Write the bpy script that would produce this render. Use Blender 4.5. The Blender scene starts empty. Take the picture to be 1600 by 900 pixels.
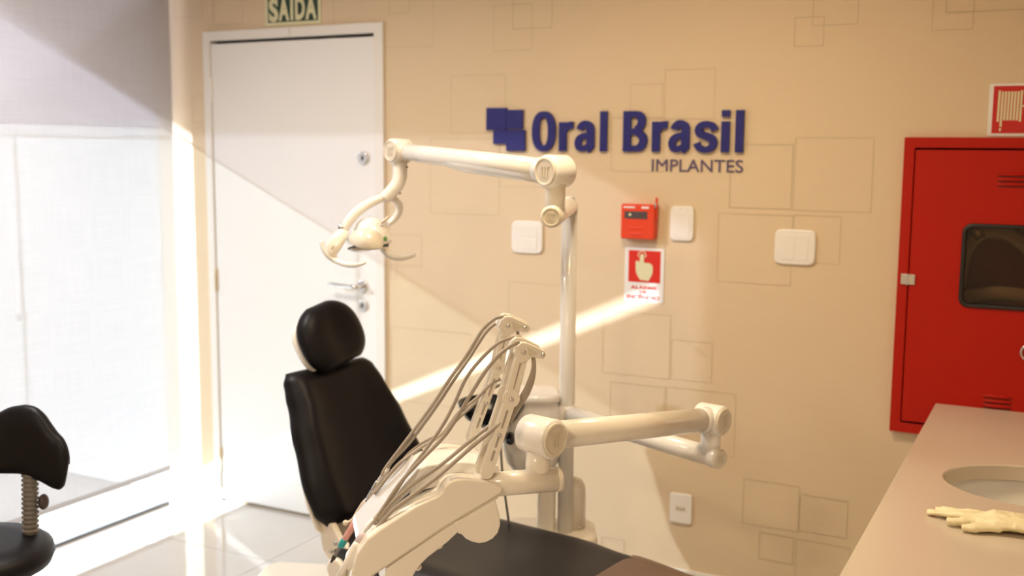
import bpy, bmesh, math, random
from mathutils import Vector as V, Matrix, noise
random.seed(7)
scene = bpy.context.scene
COL = scene.collection

# ------------------------------------------------------------------ camera
F_PX = 1696.46                       # focal length in pixels of the 1600 px wide frame
CAM = V((3.1140, -3.7532, 1.6280))
YAW, PITCH, ROLL = 0.474215, 0.126077, 0.007922
fw = V((-math.sin(YAW)*math.cos(PITCH), math.cos(YAW)*math.cos(PITCH), -math.sin(PITCH)))
r0 = V((math.cos(YAW), math.sin(YAW), 0)); u0 = r0.cross(fw)
rt = r0*math.cos(ROLL) + u0*math.sin(ROLL); up = rt.cross(fw)
cd = bpy.data.cameras.new('camera'); cam = bpy.data.objects.new('camera', cd); COL.objects.link(cam)
cam.matrix_world = Matrix(((rt.x, up.x, -fw.x, CAM.x), (rt.y, up.y, -fw.y, CAM.y), (rt.z, up.z, -fw.z, CAM.z), (0, 0, 0, 1)))
cd.sensor_width = 36; cd.lens = 36*F_PX/1600; cd.clip_start = 0.05
cd.dof.use_dof = True; cd.dof.focus_distance = 2.45; cd.dof.aperture_fstop = 2.6
scene.camera = cam

# ------------------------------------------------------------------ light, sky, exposure
vs = scene.view_settings
vs.view_transform = 'Standard'; vs.look = 'None'; vs.gamma = 1; vs.use_curve_mapping = False
vs.exposure = 0.40
w = bpy.data.worlds.new('sky'); scene.world = w; w.use_nodes = True
bg = w.node_tree.nodes['Background']; bg.inputs[0].default_value = (0.80, 0.88, 1.0, 1); bg.inputs[1].default_value = 1.4
def sun(name, direction, energy, color, angle):
    l = bpy.data.lights.new(name, 'SUN'); l.energy = energy; l.color = color; l.angle = math.radians(angle)
    o = bpy.data.objects.new(name, l); COL.objects.link(o)
    o.rotation_euler = V(direction).to_track_quat('-Z', 'Y').to_euler(); o.location = (-4, -3, 3)
    return o
sun('sun', (1, 0.909, -0.47), 23.0, (0.76, 0.88, 1.0), 0.8)
# upward sun added to stand in for sunlight bounced through the window's foot
sun('added_bounce_sun', (1, 0.909, 0.448), 9.5, (0.84, 0.92, 1.0), 0.9)
LAMP = dict(energy=19.0, color=(1.0, 0.79, 0.50))

# ------------------------------------------------------------------ materials
def mat(name, col, rough=0.5, metal=0.0, bump=0.0, bscale=200.0, coat=0.0, spec=0.5, var=0.0, vscale=8.0, stretch=None):
    m = bpy.data.materials.new(name); m.use_nodes = True
    nt = m.node_tree; b = nt.nodes['Principled BSDF']
    b.inputs['Base Color'].default_value = (*col, 1); b.inputs['Roughness'].default_value = rough
    b.inputs['Metallic'].default_value = metal; b.inputs['Coat Weight'].default_value = coat
    b.inputs['Coat Roughness'].default_value = 0.06
    b.inputs['Specular IOR Level'].default_value = spec
    tc = nt.nodes.new('ShaderNodeTexCoord'); mp = nt.nodes.new('ShaderNodeMapping')
    nt.links.new(tc.outputs['Object'], mp.inputs['Vector'])
    if stretch: mp.inputs['Scale'].default_value = stretch
    if var:
        n = nt.nodes.new('ShaderNodeTexNoise'); n.inputs['Scale'].default_value = vscale; n.inputs['Detail'].default_value = 4
        nt.links.new(mp.outputs['Vector'], n.inputs['Vector'])
        mx = nt.nodes.new('ShaderNodeMix'); mx.data_type = 'RGBA'
        mx.inputs[6].default_value = (*[c*(1-var) for c in col], 1); mx.inputs[7].default_value = (*[min(1, c*(1+var)) for c in col], 1)
        nt.links.new(n.outputs['Fac'], mx.inputs[0]); nt.links.new(mx.outputs[2], b.inputs['Base Color'])
    if bump:
        n = nt.nodes.new('ShaderNodeTexNoise'); n.inputs['Scale'].default_value = bscale; n.inputs['Detail'].default_value = 3
        nt.links.new(mp.outputs['Vector'], n.inputs['Vector'])
        bp = nt.nodes.new('ShaderNodeBump'); bp.inputs['Strength'].default_value = bump; bp.inputs['Distance'].default_value = 0.002
        nt.links.new(n.outputs['Fac'], bp.inputs['Height']); nt.links.new(bp.outputs['Normal'], b.inputs['Normal'])
    return m
def glass(name, tint, gloss=0.06):
    m = bpy.data.materials.new(name); m.use_nodes = True; nt = m.node_tree
    nt.nodes.remove(nt.nodes['Principled BSDF']); out = nt.nodes['Material Output']
    t = nt.nodes.new('ShaderNodeBsdfTransparent'); t.inputs[0].default_value = (*tint, 1)
    g = nt.nodes.new('ShaderNodeBsdfGlossy'); g.inputs['Roughness'].default_value = 0.03
    mx = nt.nodes.new('ShaderNodeMixShader'); mx.inputs[0].default_value = gloss
    nt.links.new(t.outputs[0], mx.inputs[1]); nt.links.new(g.outputs[0], mx.inputs[2]); nt.links.new(mx.outputs[0], out.inputs[0])
    return m
def fabric_translucent(name, col, trans, openness):
    m = bpy.data.materials.new(name); m.use_nodes = True; nt = m.node_tree
    nt.nodes.remove(nt.nodes['Principled BSDF']); out = nt.nodes['Material Output']
    tc = nt.nodes.new('ShaderNodeTexCoord')
    facs = []
    for sc in ((1, 4, 160), (1, 160, 4)):
        mp = nt.nodes.new('ShaderNodeMapping'); mp.inputs['Scale'].default_value = sc
        n = nt.nodes.new('ShaderNodeTexNoise'); n.inputs['Scale'].default_value = 1.2; n.inputs['Detail'].default_value = 3
        nt.links.new(tc.outputs['Object'], mp.inputs['Vector']); nt.links.new(mp.outputs['Vector'], n.inputs['Vector']); facs.append(n.outputs['Fac'])
    ad = nt.nodes.new('ShaderNodeMath'); ad.operation = 'ADD'
    nt.links.new(facs[0], ad.inputs[0]); nt.links.new(facs[1], ad.inputs[1])
    mr = nt.nodes.new('ShaderNodeMapRange'); mr.inputs['From Min'].default_value = 0.6; mr.inputs['From Max'].default_value = 1.4
    mr.inputs['To Min'].default_value = 0.93; mr.inputs['To Max'].default_value = 1.05
    nt.links.new(ad.outputs[0], mr.inputs['Value'])
    def tinted(c):
        v = nt.nodes.new('ShaderNodeVectorMath'); v.operation = 'SCALE'; v.inputs[0].default_value = c
        nt.links.new(mr.outputs[0], v.inputs['Scale']); return v.outputs[0]
    d = nt.nodes.new('ShaderNodeBsdfDiffuse'); t = nt.nodes.new('ShaderNodeBsdfTranslucent')
    nt.links.new(tinted(col), d.inputs[0]); nt.links.new(tinted(trans), t.inputs[0])
    a = nt.nodes.new('ShaderNodeAddShader')
    nt.links.new(d.outputs[0], a.inputs[0]); nt.links.new(t.outputs[0], a.inputs[1])
    # open weave: a small share of the light goes straight through
    tr_ = nt.nodes.new('ShaderNodeBsdfTransparent'); mx = nt.nodes.new('ShaderNodeMixShader'); mx.inputs[0].default_value = openness
    nt.links.new(a.outputs[0], mx.inputs[1]); nt.links.new(tr_.outputs[0], mx.inputs[2]); nt.links.new(mx.outputs[0], out.inputs[0])
    return m

M = {}
M['wallpaper'] = mat('wallpaper', (0.70, 0.55, 0.37), 0.62, bump=0.16, bscale=60, stretch=(3, 3, 14), var=0.02, vscale=3)
M['wallprint'] = mat('wallpaper_print', (0.54, 0.42, 0.27), 0.6, var=0.08, vscale=3)
M['wallplain'] = mat('plain_wall_paint', (0.66, 0.56, 0.43), 0.7, bump=0.05, bscale=90)
M['ceiling'] = mat('ceiling_paint', (0.80, 0.76, 0.70), 0.8, bump=0.04)
M['jamb'] = mat('outside_render', (0.78, 0.74, 0.72), 0.8, bump=0.1, bscale=60)
M['tile'] = mat('polished_tile', (0.53, 0.495, 0.465), 0.05, var=0.03, vscale=2.5, spec=0.6)
M['grout'] = mat('grout', (0.38, 0.33, 0.29), 0.8, var=0.05)
M['blind'] = fabric_translucent('blind_fabric', (0.47, 0.450, 0.455), (0.034, 0.034, 0.037), 0.070)
M['alu'] = mat('window_aluminium', (0.72, 0.72, 0.73), 0.35, 0.6, var=0.03)
M['track'] = mat('floor_track', (0.16, 0.16, 0.17), 0.4, 0.5, var=0.1)
M['clear'] = glass('clear_pane', (0.93, 0.95, 0.94))
M['frosted'] = glass('smoked_pane', (0.68, 0.67, 0.71))
M['doorwhite'] = mat('door_lacquer', (0.81, 0.79, 0.765), 0.38, var=0.015, vscale=3, bump=0.03, bscale=20)
M['frame'] = mat('door_frame_lacquer', (0.80, 0.76, 0.71), 0.4, var=0.015)
M['dark'] = mat('dark_gap', (0.03, 0.028, 0.025), 0.8, var=0.1)
M['chrome'] = mat('chrome', (0.72, 0.70, 0.68), 0.16, 1.0, var=0.03)
M['brass'] = mat('brass_hinge', (0.72, 0.60, 0.40), 0.3, 1.0, var=0.05)
M['cream'] = mat('cream_enamel', (0.80, 0.735, 0.63), 0.24, coat=0.4, var=0.015, vscale=5)
M['white'] = mat('white_enamel', (0.84, 0.81, 0.765), 0.22, coat=0.4, var=0.012, vscale=5)
M['cap'] = mat('cream_end_cap', (0.72, 0.645, 0.52), 0.35, var=0.02)
M['emblem'] = mat('embossed_mark', (0.66, 0.585, 0.465), 0.4, var=0.02)
M['hose'] = mat('hose_rubber', (0.37, 0.315, 0.255), 0.42, var=0.05, vscale=20)
M['steel'] = mat('steel', (0.62, 0.60, 0.58), 0.25, 1.0, var=0.05, vscale=30)
M['pink'] = mat('pink_plastic', (0.78, 0.40, 0.37), 0.3, var=0.04, vscale=20)
M['lilac'] = mat('lilac_plastic', (0.70, 0.60, 0.64), 0.3, var=0.04, vscale=20)
M['teal'] = mat('teal_ring', (0.03, 0.36, 0.40), 0.35, var=0.05)
M['leather'] = mat('black_upholstery', (0.0065, 0.0055, 0.007), 0.44, bump=0.10, bscale=500, var=0.15, vscale=10, spec=0.18)
M['seatblack'] = mat('black_seat_upholstery', (0.015, 0.0130, 0.0145), 0.46, bump=0.14, bscale=500, var=0.15, vscale=10, spec=0.32)
M['brown'] = mat('brown_foot_cover', (0.13, 0.075, 0.050), 0.4, var=0.08, vscale=12)
M['blackgloss'] = mat('black_bowl', (0.008, 0.009, 0.013), 0.22, spec=0.3, var=0.1)
M['bellows'] = mat('grey_bellows', (0.20, 0.185, 0.165), 0.5, var=0.08, vscale=30)
M['darkplastic'] = mat('dark_plastic', (0.07, 0.05, 0.05), 0.45, var=0.1)
M['red'] = mat('red_enamel', (0.43, 0.010, 0.002), 0.42, var=0.06, vscale=5, spec=0.22, bump=0.02, bscale=40)
M['redplastic'] = mat('red_plastic', (0.72, 0.055, 0.016), 0.35, var=0.05)
M['signred'] = mat('sign_red', (0.66, 0.022, 0.012), 0.4, var=0.03)
M['signred2'] = mat('hose_sign_red', (0.55, 0.012, 0.010), 0.4, var=0.03)
M['signwhite'] = mat('sign_white', (0.82, 0.80, 0.78), 0.4, var=0.02)
M['signcream'] = mat('sign_glow_cream', (0.72, 0.69, 0.44), 0.5, var=0.03)
M['signgreen'] = mat('sign_green', (0.012, 0.045, 0.026), 0.45, var=0.05)
M['plate'] = mat('switch_plastic', (0.85, 0.81, 0.76), 0.3, var=0.01)
M['blue'] = mat('logo_blue', (0.011, 0.012, 0.165), 0.45, var=0.05, vscale=4)
M['bluethin'] = mat('logo_violet', (0.10, 0.07, 0.17), 0.45, var=0.05)
M['counter'] = mat('counter_quartz', (0.63, 0.54, 0.43), 0.22, var=0.025, vscale=3, spec=0.5)
M['porcelain'] = mat('porcelain', (0.80, 0.77, 0.71), 0.08, coat=0.5, var=0.01)
M['cabinet'] = mat('white_laminate', (0.78, 0.74, 0.69), 0.4, var=0.02)
M['latex'] = mat('latex', (0.86, 0.77, 0.50), 0.5, bump=0.3, bscale=120, var=0.05, vscale=30)
M['rubber'] = mat('black_rubber', (0.012, 0.010, 0.009), 0.4, var=0.1)
M['maroon'] = mat('cabinet_inside', (0.30, 0.03, 0.025), 0.6, var=0.15, vscale=6)
M['canvas'] = mat('canvas_hose', (0.62, 0.53, 0.38), 0.7, bump=0.3, bscale=300, var=0.1, vscale=10)
M['lens'] = mat('lamp_lens', (0.55, 0.47, 0.37), 0.15, coat=0.5, var=0.03)
M['film'] = mat('keypad_film', (0.66, 0.63, 0.60), 0.10, coat=0.6, var=0.02)
M['greenprint'] = mat('green_print', (0.10, 0.22, 0.07), 0.4, var=0.05)
M['blueprint'] = mat('blue_print', (0.16, 0.20, 0.40), 0.4, var=0.05)
M['canopy'] = mat('canopy_concrete', (0.55, 0.48, 0.42), 0.8, bump=0.2, bscale=20, var=0.05)
def emit(name, col, s):
    m = bpy.data.materials.new(name); m.use_nodes = True; nt = m.node_tree; b = nt.nodes['Principled BSDF']
    b.inputs['Base Color'].default_value = (0.8, 0.8, 0.8, 1); b.inputs['Emission Color'].default_value = (*col, 1); b.inputs['Emission Strength'].default_value = s
    return m
M['lampface'] = emit('lamp_diffuser', LAMP['color'], 3.0)

# ------------------------------------------------------------------ mesh helpers
X, Y, Z = V((1, 0, 0)), V((0, 1, 0)), V((0, 0, 1))
ROOTLOC = {}
def frame(n):
    n = n.normalized(); a = Z if abs(n.z) < 0.95 else X
    s = n.cross(a).normalized(); return s, n.cross(s).normalized()
class MB:
    def __init__(self): self.bm = bmesh.new()
    def face(self, pts, smooth=False):
        vs_ = [self.bm.verts.new(p) for p in pts]
        f = self.bm.faces.new(vs_); f.smooth = smooth; return f
    def box(self, lo, hi):
        return self.obox(V(((lo[0]+hi[0])/2, (lo[1]+hi[1])/2, (lo[2]+hi[2])/2)), X*(hi[0]-lo[0])/2, Y*(hi[1]-lo[1])/2, Z*(hi[2]-lo[2])/2)
    def obox(self, c, a, b, d):
        c = V(c); vv = [self.bm.verts.new(c + a*i + b*j + d*k) for k in (-1, 1) for j in (-1, 1) for i in (-1, 1)]
        for q in ((0, 2, 3, 1), (4, 5, 7, 6), (0, 1, 5, 4), (2, 6, 7, 3), (0, 4, 6, 2), (1, 3, 7, 5)):
            self.bm.faces.new([vv[i] for i in q])
        return self
    def prism(self, pts, vec):
        vec = V(vec); n = len(pts)
        a = [self.bm.verts.new(V(p)) for p in pts]; b = [self.bm.verts.new(V(p)+vec) for p in pts]
        self.bm.faces.new(a); self.bm.faces.new(b[::-1])
        for i in range(n): self.bm.faces.new((a[i], b[i], b[(i+1) % n], a[(i+1) % n]))
        return self
    def rings(self, rings, cap=True, smooth=True, closed=True):
        R = [[self.bm.verts.new(p) for p in r] for r in rings]
        n = len(R[0])
        for k in range(len(R)-1):
            for i in range(n if closed else n-1):
                f = self.bm.faces.new((R[k][i], R[k][(i+1) % n], R[k+1][(i+1) % n], R[k+1][i])); f.smooth = smooth
        if cap:
            for r in (R[0], R[-1]):
                try: self.bm.faces.new(r)
                except ValueError: pass
        return self
    def lathe(self, base, axis, prof, seg=32, cap=True, s=None, t=None):
        """prof: (radius, height) pairs along axis"""
        axis = V(axis).normalized()
        if s is None: s, t = frame(axis)
        base = V(base)
        return self.rings([[base + axis*h + (s*math.cos(a) + t*math.sin(a))*max(r, 1e-5) for a in [2*math.pi*i/seg for i in range(seg)]] for r, h in prof], cap)
    def cyl(self, p, q, r, r2=None, seg=24, bev=0.0):
        p, q = V(p), V(q); L = (q-p).length; r2 = r if r2 is None else r2
        pr = [(r, 0), (r2, L)] if not bev else [(r-bev, 0), (r-bev*.3, bev*.3), (r, bev), (r2, L-bev), (r2-bev*.3, L-bev*.3), (r2-bev, L)]
        return self.lathe(p, q-p, pr, seg)
    def tube(self, pts, rad, seg=10, side=None, flat=1.0, smoothn=0):
        pts = [V(p) for p in pts]
        if not hasattr(rad, '__len__'): rad = [rad]*len(pts)
        if smoothn: pts, rad = spline(pts, rad, smoothn)
        n = len(pts); rs = []; prev = None
        for i in range(n):
            T = (pts[min(i+1, n-1)] - pts[max(i-1, 0)]).normalized()
            if side is not None: s = V(side) - T*T.dot(V(side))
            elif prev is None: s = frame(T)[0]
            else: s = prev - T*T.dot(prev)
            s.normalize(); prev = s; t = T.cross(s)
            a = rad[i] if not hasattr(rad[i], '__len__') else rad[i][0]
            b = a*flat if not hasattr(rad[i], '__len__') else rad[i][1]
            rs.append([pts[i] + s*a*math.cos(q) + t*b*math.sin(q) for q in [2*math.pi*j/seg for j in range(seg)]])
        return self.rings(rs)
    def sphere(self, c, ax, seg=20, rings=12):
        """ax: three half-axis vectors"""
        c = V(c); a, b, d = [V(v) for v in ax]; rs = []
        for k in range(rings+1):
            th = math.pi*k/rings; rr = max(math.sin(th), 1e-4)
            rs.append([c + d*math.cos(th) + (a*math.cos(q) + b*math.sin(q))*rr for q in [2*math.pi*i/seg for i in range(seg)]])
        return self.rings(rs)
def spline(pts, rad, n):
    P, R = [], []
    m = len(pts)
    for i in range(m-1):
        p0, p1, p2, p3 = pts[max(i-1, 0)], pts[i], pts[i+1], pts[min(i+2, m-1)]
        for k in range(n):
            t = k/n
            P.append(0.5*((2*p1) + (p2-p0)*t + (2*p0-5*p1+4*p2-p3)*t*t + (3*p1-p0-3*p2+p3)*t**3))
            if hasattr(rad[i], '__len__'): R.append(tuple(rad[i][j]*(1-t)+rad[i+1][j]*t for j in (0, 1)))
            else: R.append(rad[i]*(1-t)+rad[i+1]*t)
    P.append(pts[-1]); R.append(rad[-1]); return P, R
def obj(name, mb, material, parent=None, bevel=0.0, seg=2, sub=0, smooth=None, label=None):
    bm = mb.bm
    bmesh.ops.recalc_face_normals(bm, faces=bm.faces)
    base = V(ROOTLOC.get(parent.name, (0, 0, 0))) if parent else V((0, 0, 0))
    if parent: bmesh.ops.translate(bm, verts=bm.verts, vec=-base)
    if smooth is not None:
        for f in bm.faces: f.smooth = smooth
    me = bpy.data.meshes.new(name); bm.to_mesh(me); bm.free()
    o = bpy.data.objects.new(name, me); COL.objects.link(o)
    if isinstance(material, (list, tuple)):
        for m_ in material: me.materials.append(m_)
    else: me.materials.append(material)
    if parent:
        o.parent = parent; ROOTLOC[o.name] = base
    if bevel:
        b = o.modifiers.new('bevel', 'BEVEL'); b.width = bevel; b.segments = seg; b.limit_method = 'ANGLE'; b.angle_limit = math.radians(40)
        b.harden_normals = False
    if sub:
        s = o.modifiers.new('sub', 'SUBSURF'); s.levels = sub; s.render_levels = sub
    if label: o['label'] = label
    return o
def tag(o, label, cat, group=None, kind=None):
    o['label'] = label; o['category'] = cat
    if group: o['group'] = group
    if kind: o['kind'] = kind
    return o
def thing(name, label, cat, loc, group=None):
    o = bpy.data.objects.new(name, None); COL.objects.link(o); o.location = loc; o.empty_display_size = 0.1
    ROOTLOC[o.name] = V(loc); return tag(o, label, cat, group)
def struct(name, mb, m, parent=None, label=None, cat=None, **k):
    o = obj(name, mb, m, parent, **k)
    if parent is None: o['kind'] = 'structure'
    if label: o['label'] = label
    if cat: o['category'] = cat
    return o
def az(a, flat=True):                       # horizontal direction, degrees clockwise from the +y wall normal
    a = math.radians(a); return V((math.sin(a), math.cos(a), 0))
def rrect(c, a, b, ha, hb, r, n=6):         # rounded rectangle outline around c in the plane of a, b
    out = []
    for sx, sy, st in ((1, 1, 0), (-1, 1, 90), (-1, -1, 180), (1, -1, 270)):
        for k in range(n+1):
            t = math.radians(st + 90*k/n)
            out.append(V(c) + a*(sx*(ha-r) + r*math.cos(t)) + b*(sy*(hb-r) + r*math.sin(t)))
    return out
def ray(u, v): return fw + rt*((u-800)/F_PX) + up*((450-v)/F_PX)
def at(u, v, d): return CAM + ray(u, v)*d   # a point of the photograph at its own distance from the lens
def on_plane(u, v, q, n):
    D = ray(u, v); return CAM + D*((V(q)-CAM).dot(n)/D.dot(n))

# ------------------------------------------------------------------ room shell
XL, XR, YB, ZC = -0.62, 3.46, -4.7, 2.72
def holed(mb, plane, rect, holes):
    """rectangular sheet in (a, z) with rectangular holes left out; plane maps (a, z) to a point"""
    A = sorted({rect[0], rect[2], *[h[0] for h in holes], *[h[2] for h in holes]}); B = sorted({rect[1], rect[3], *[h[1] for h in holes], *[h[3] for h in holes]})
    A = [a for a in A if rect[0] <= a <= rect[2]]; B = [b for b in B if rect[1] <= b <= rect[3]]
    for i in range(len(A)-1):
        for j in range(len(B)-1):
            ca, cb = (A[i]+A[i+1])/2, (B[j]+B[j+1])/2
            if any(h[0] < ca < h[2] and h[1] < cb < h[3] for h in holes): continue
            mb.face([plane(A[i], B[j]), plane(A[i+1], B[j]), plane(A[i+1], B[j+1]), plane(A[i], B[j+1])])
DOOR = (-0.340, 0.0, 0.578, 2.122); CAB = (2.640, 0.726, 3.250, 1.662)
mb = MB(); back = lambda a, z: V((a, 0, z))
holed(mb, back, (-0.66, -0.02, XR, ZC), [DOOR, CAB])
for (a0, z0, a1, z1), dep in ((DOOR, 0.10), (CAB, 0.155)):
    P = [(a0, z0), (a1, z0), (a1, z1), (a0, z1)]
    for i in range(4):
        p, q = P[i], P[(i+1) % 4]; mb.face([V((p[0], 0, p[1])), V((q[0], 0, q[1])), V((q[0], dep, q[1])), V((p[0], dep, p[1]))])
    mb.face([V((a, dep, z)) for a, z in P])
mb.box((-0.66, 0.17, -0.02), (XR, 0.2, ZC))
NB = len(mb.bm.faces)
# thin printed outlines of the wallpaper's overlapping rectangles
RECTS = [(0.346,2.035,0.832,2.393),(1.098,2.005,1.264,2.177),(1.18,2.084,1.348,2.288),(0.911,1.694,1.152,1.918),(0.813,1.374,1.129,1.674),(1.129,1.487,1.375,1.714),(0.461,1.153,0.773,1.282),(0.62,1.096,0.651,1.182),(0.620,0.584,1.002,0.895),(1.173,0.935,1.424,1.118),(1.664,1.744,1.789,1.869),(1.796,1.743,1.98,1.918),(2.306,2.047,2.455,2.216),(2.248,1.981,2.347,2.079),(2.682,2.016,2.804,2.191),(2.722,2.069,2.982,2.286),(2.043,1.433,2.261,1.656),(2.266,1.431,2.525,1.679),(2.007,1.17,2.269,1.414),(2.272,1.253,2.431,1.416),(1.594,1.554,1.799,1.75),(1.845,0.799,2.001,0.947),(1.575,0.796,1.841,1.034),(1.609,0.584,1.825,0.765),(1.83,0.536,2.093,0.769),(2.13,0.297,2.331,0.465),(2.332,0.303,2.498,0.437),(2.193,0.175,2.318,0.276),(2.325,0.102,2.511,0.273),(-0.532,2.206,-0.365,2.454),(-0.441,1.74,-0.365,1.86),(-0.306,2.165,-0.135,2.493),(0.62,2.169,0.719,2.378),(1.585,0.095,1.68,0.153)]
t_ = 0.0016; yo = -0.0004
DARKR = {2, 12, 13, 15, 16, 25, 26, 27}
for i, (a0, z0, a1, z1) in enumerate(RECTS):
    t = 0.0030 if i in DARKR else 0.0020
    for (p0, q0, p1, q1) in ((a0, z0, a1, z0+t), (a0, z1-t, a1, z1), (a0, z0+t, a0+t, z1-t), (a1-t, z0+t, a1, z1-t)):
        f = mb.face([V((p0, yo, q0)), V((p1, yo, q0)), V((p1, yo, q1)), V((p0, yo, q1))]); f.material_index = 1
    yo -= 0.00002
wall_back = struct('wall_back', mb, [M['wallpaper'], M['wallprint']])
mb = MB(); mb.box((XR, YB, -0.02), (XR+0.1, 0.2, ZC)); struct('wall_right', mb, M['wallplain'])
mb = MB(); mb.box((-0.66, YB-0.1, -0.02), (XR+0.1, YB, ZC)); struct('wall_front', mb, M['wallplain'])
WY0 = -2.38
mb = MB(); mb.box((-0.66, YB, -0.02), (-0.60, WY0, ZC)); mb.box((-0.66, WY0, 2.58), (-0.60, 0, ZC)); struct('wall_left', mb, M['wallplain'])
mb = MB(); mb.box((-0.66, YB-0.1, ZC), (XR+0.1, 0.2, ZC+0.1)); struct('ceiling', mb, M['ceiling'])
# floor: screed plus every polished tile
mb = MB(); mb.box((-0.60, YB, -0.06), (XR, 0.0, -0.006)); floor = struct('floor', mb, M['grout'])
TS = 0.60; tile_me = None; gx0, gy0 = -0.235, -0.50
i = -1
while gx0 + i*TS < XR:
    j = -8
    while gy0 + j*TS < 0:
        x0, x1 = max(gx0+i*TS, -0.575), min(gx0+(i+1)*TS, XR); y0, y1 = max(gy0+j*TS, YB), min(gy0+(j+1)*TS, 0)
        if x1-x0 > 0.02 and y1-y0 > 0.02:
            full = abs(x1-x0-TS) < 1e-6 and abs(y1-y0-TS) < 1e-6
            if full and tile_me:
                o = bpy.data.objects.new('tile', tile_me); COL.objects.link(o); o.parent = floor; o.location = (x0, y0, random.uniform(-.0002, 0))
            else:
                g = 0.0012; mb = MB(); mb.box((g, g, -0.008), (x1-x0-g, y1-y0-g, 0))
                o = obj('tile', mb, M['tile'], floor); o.location = (x0, y0, 0)
                if full: tile_me = o.data
        j += 1
    i += 1
mb = MB(); mb.box((0.606, -0.012, 0), (XR, 0, 0.085)); mb.box((-0.60, -0.012, 0.0), (-0.362, 0, 0.085)); struct('baseboard_back', mb, M['frame'], bevel=0.003)

# ------------------------------------------------------------------ window on the left and what stands outside it
win = thing('window_1', 'full-height aluminium window behind the pale roller blind', 'window', (-0.62, -1.65, 0)); win['kind'] = 'structure'
mb = MB(); mb.box((-0.635, WY0, -0.055), (-0.585, 0, 0.004)); obj('bottom_rail', mb, M['alu'], win, bevel=0.003)
mb = MB(); mb.box((-0.635, WY0, 2.55), (-0.585, 0, 2.58)); obj('top_rail', mb, M['alu'], win)
mb = MB(); mb.box((-0.620, WY0, 1.7165), (-0.604, 0, 1.7215)); obj('transom', mb, M['alu'], win)
MULL = [-0.985]
for y in MULL:
    mb = MB(); mb.box((-0.618, y-0.004, 0.02), (-0.606, y+0.004, 1.715)); obj('mullion', mb, M['alu'], win)
mb = MB(); mb.obox((-0.602, -0.985, 1.01), X*0.012, Y*0.018, Z*0.010); obj('latch', mb, M['darkplastic'], win, bevel=0.003)
ys = [0.0]+MULL+[WY0]
for k in range(2):
    mb = MB(); mb.box((-0.614, ys[k+1]+0.004, 0.02), (-0.610, ys[k]-0.004, 1.717)); obj('pane', mb, M['clear'], win)
mb = MB(); mb.box((-0.614, WY0, 1.7213), (-0.610, 0, 2.552)); obj('pane', mb, M['frosted'], win, label='smoked upper pane')
mb = MB(); mb.box((-2.62, -1.975, 2.70), (-0.66, 1.0, 2.82)); struct('trim_1', mb, M['canopy'])
mb = MB(); mb.box((-6.0, -9.0, -0.092), (-0.955, 3.0, -0.078)); struct('added_slab', mb, M['canopy'])   # unseen slab added outside to cut the upward sun down to a slit
mb = MB(); mb.box((-3.0, 0.0, -0.02), (-0.66, 0.2, 2.70)); struct('wall_outside', mb, M['jamb'])
# blind
bl = thing('roller_blind', 'pale translucent roller blind drawn down over the left-hand window', 'blind', (-0.504, -1.6, 0.155))
def fabric(name, x, y0, y1, z0, z1):
    mb = MB(); n = 24
    mb.rings([[V((x + 0.0012*math.sin(9*(y0+(y1-y0)*k/n)), y0+(y1-y0)*k/n, z)) for k in range(n+1)] for z in (z0, (z0+z1)/2, z1)], cap=False, closed=False)
    return mb
obj('fabric', fabric('fabric', -0.504, -2.50, -0.142, 0.165, 2.62), M['blind'], bl)
mb = MB(); mb.box((-0.511, -2.50, 0.150), (-0.497, -0.142, 0.172)); obj('hem_bar', mb, M['blind'], bl, bevel=0.004)
mb = MB(); mb.cyl((-0.52, -2.50, 2.64), (-0.52, -0.142, 2.64), 0.03); obj('roller', mb, M['alu'], bl)
mb = MB(); mb.box((-0.512, WY0, 0.0), (-0.492, -0.165, 0.013)); struct('trim_3', mb, M['track'])   # floor track of the sliding panes
b2 = thing('roller_blind', 'narrow strip of pale blind fabric hanging between the wide blind and the corner', 'blind', (-0.509, -0.105, 0.155))
obj('fabric', fabric('fabric', -0.509, -0.139, -0.055, 0.165, 2.62), M['blind'], b2)
mb = MB(); mb.cyl((-0.525, -0.139, 2.64), (-0.525, -0.055, 2.64), 0.02); obj('roller', mb, M['alu'], b2)

# ------------------------------------------------------------------ door
dr = thing('door_1', 'white flush door with lever handle beside the blind', 'door', (0.12, 0, 0)); dr['kind'] = 'structure'
mb = MB()
mb.prism([V((-0.356, -0.016, 0)), V((-0.356, -0.016, 2.138)), V((0.600, -0.016, 2.138)), V((0.600, -0.016, 0)), V((0.555, -0.016, 0)), V((0.555, -0.016, 2.097)), V((-0.3175, -0.016, 2.097)), V((-0.3175, -0.016, 0))], (0, 0.06, 0))
obj('door_frame', mb, M['frame'], dr, bevel=0.003)
mb = MB(); mb.box((-0.3155, -0.008, 0.012), (0.5525, 0.032, 2.083)); obj('door_leaf', mb, M['doorwhite'], dr, bevel=0.002)
mb = MB(); mb.box((-0.330, 0.034, 0.0), (0.57, 0.05, 2.11)); obj('rebate', mb, M['dark'], dr)
for z in (1.883, 1.035, 0.2):
    mb = MB(); mb.cyl((-0.317, -0.012, z-0.053), (-0.317, -0.012, z+0.053), 0.0075, bev=0.002); obj('hinge', mb, M['brass'] if z < 1.8 else M['frame'], dr)
def rosette(z, x, r, name):
    mb = MB(); mb.cyl((x, -0.005, z), (x, -0.018, z), r, bev=0.003); o = obj(name, mb, M['chrome'], dr)
    mb = MB(); mb.obox((x, -0.0195, z), X*0.0035, Y*0.002, Z*0.009); obj('keyhole', mb, M['dark'], o)
rosette(0.975, 0.488, 0.024, 'lock_escutcheon'); rosette(1.592, 0.497, 0.027, 'upper_lock')
mb = MB(); mb.cyl((0.486, -0.005, 1.056), (0.486, -0.016, 1.056), 0.026, bev=0.003); h = obj('door_handle', mb, M['chrome'], dr)
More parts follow.
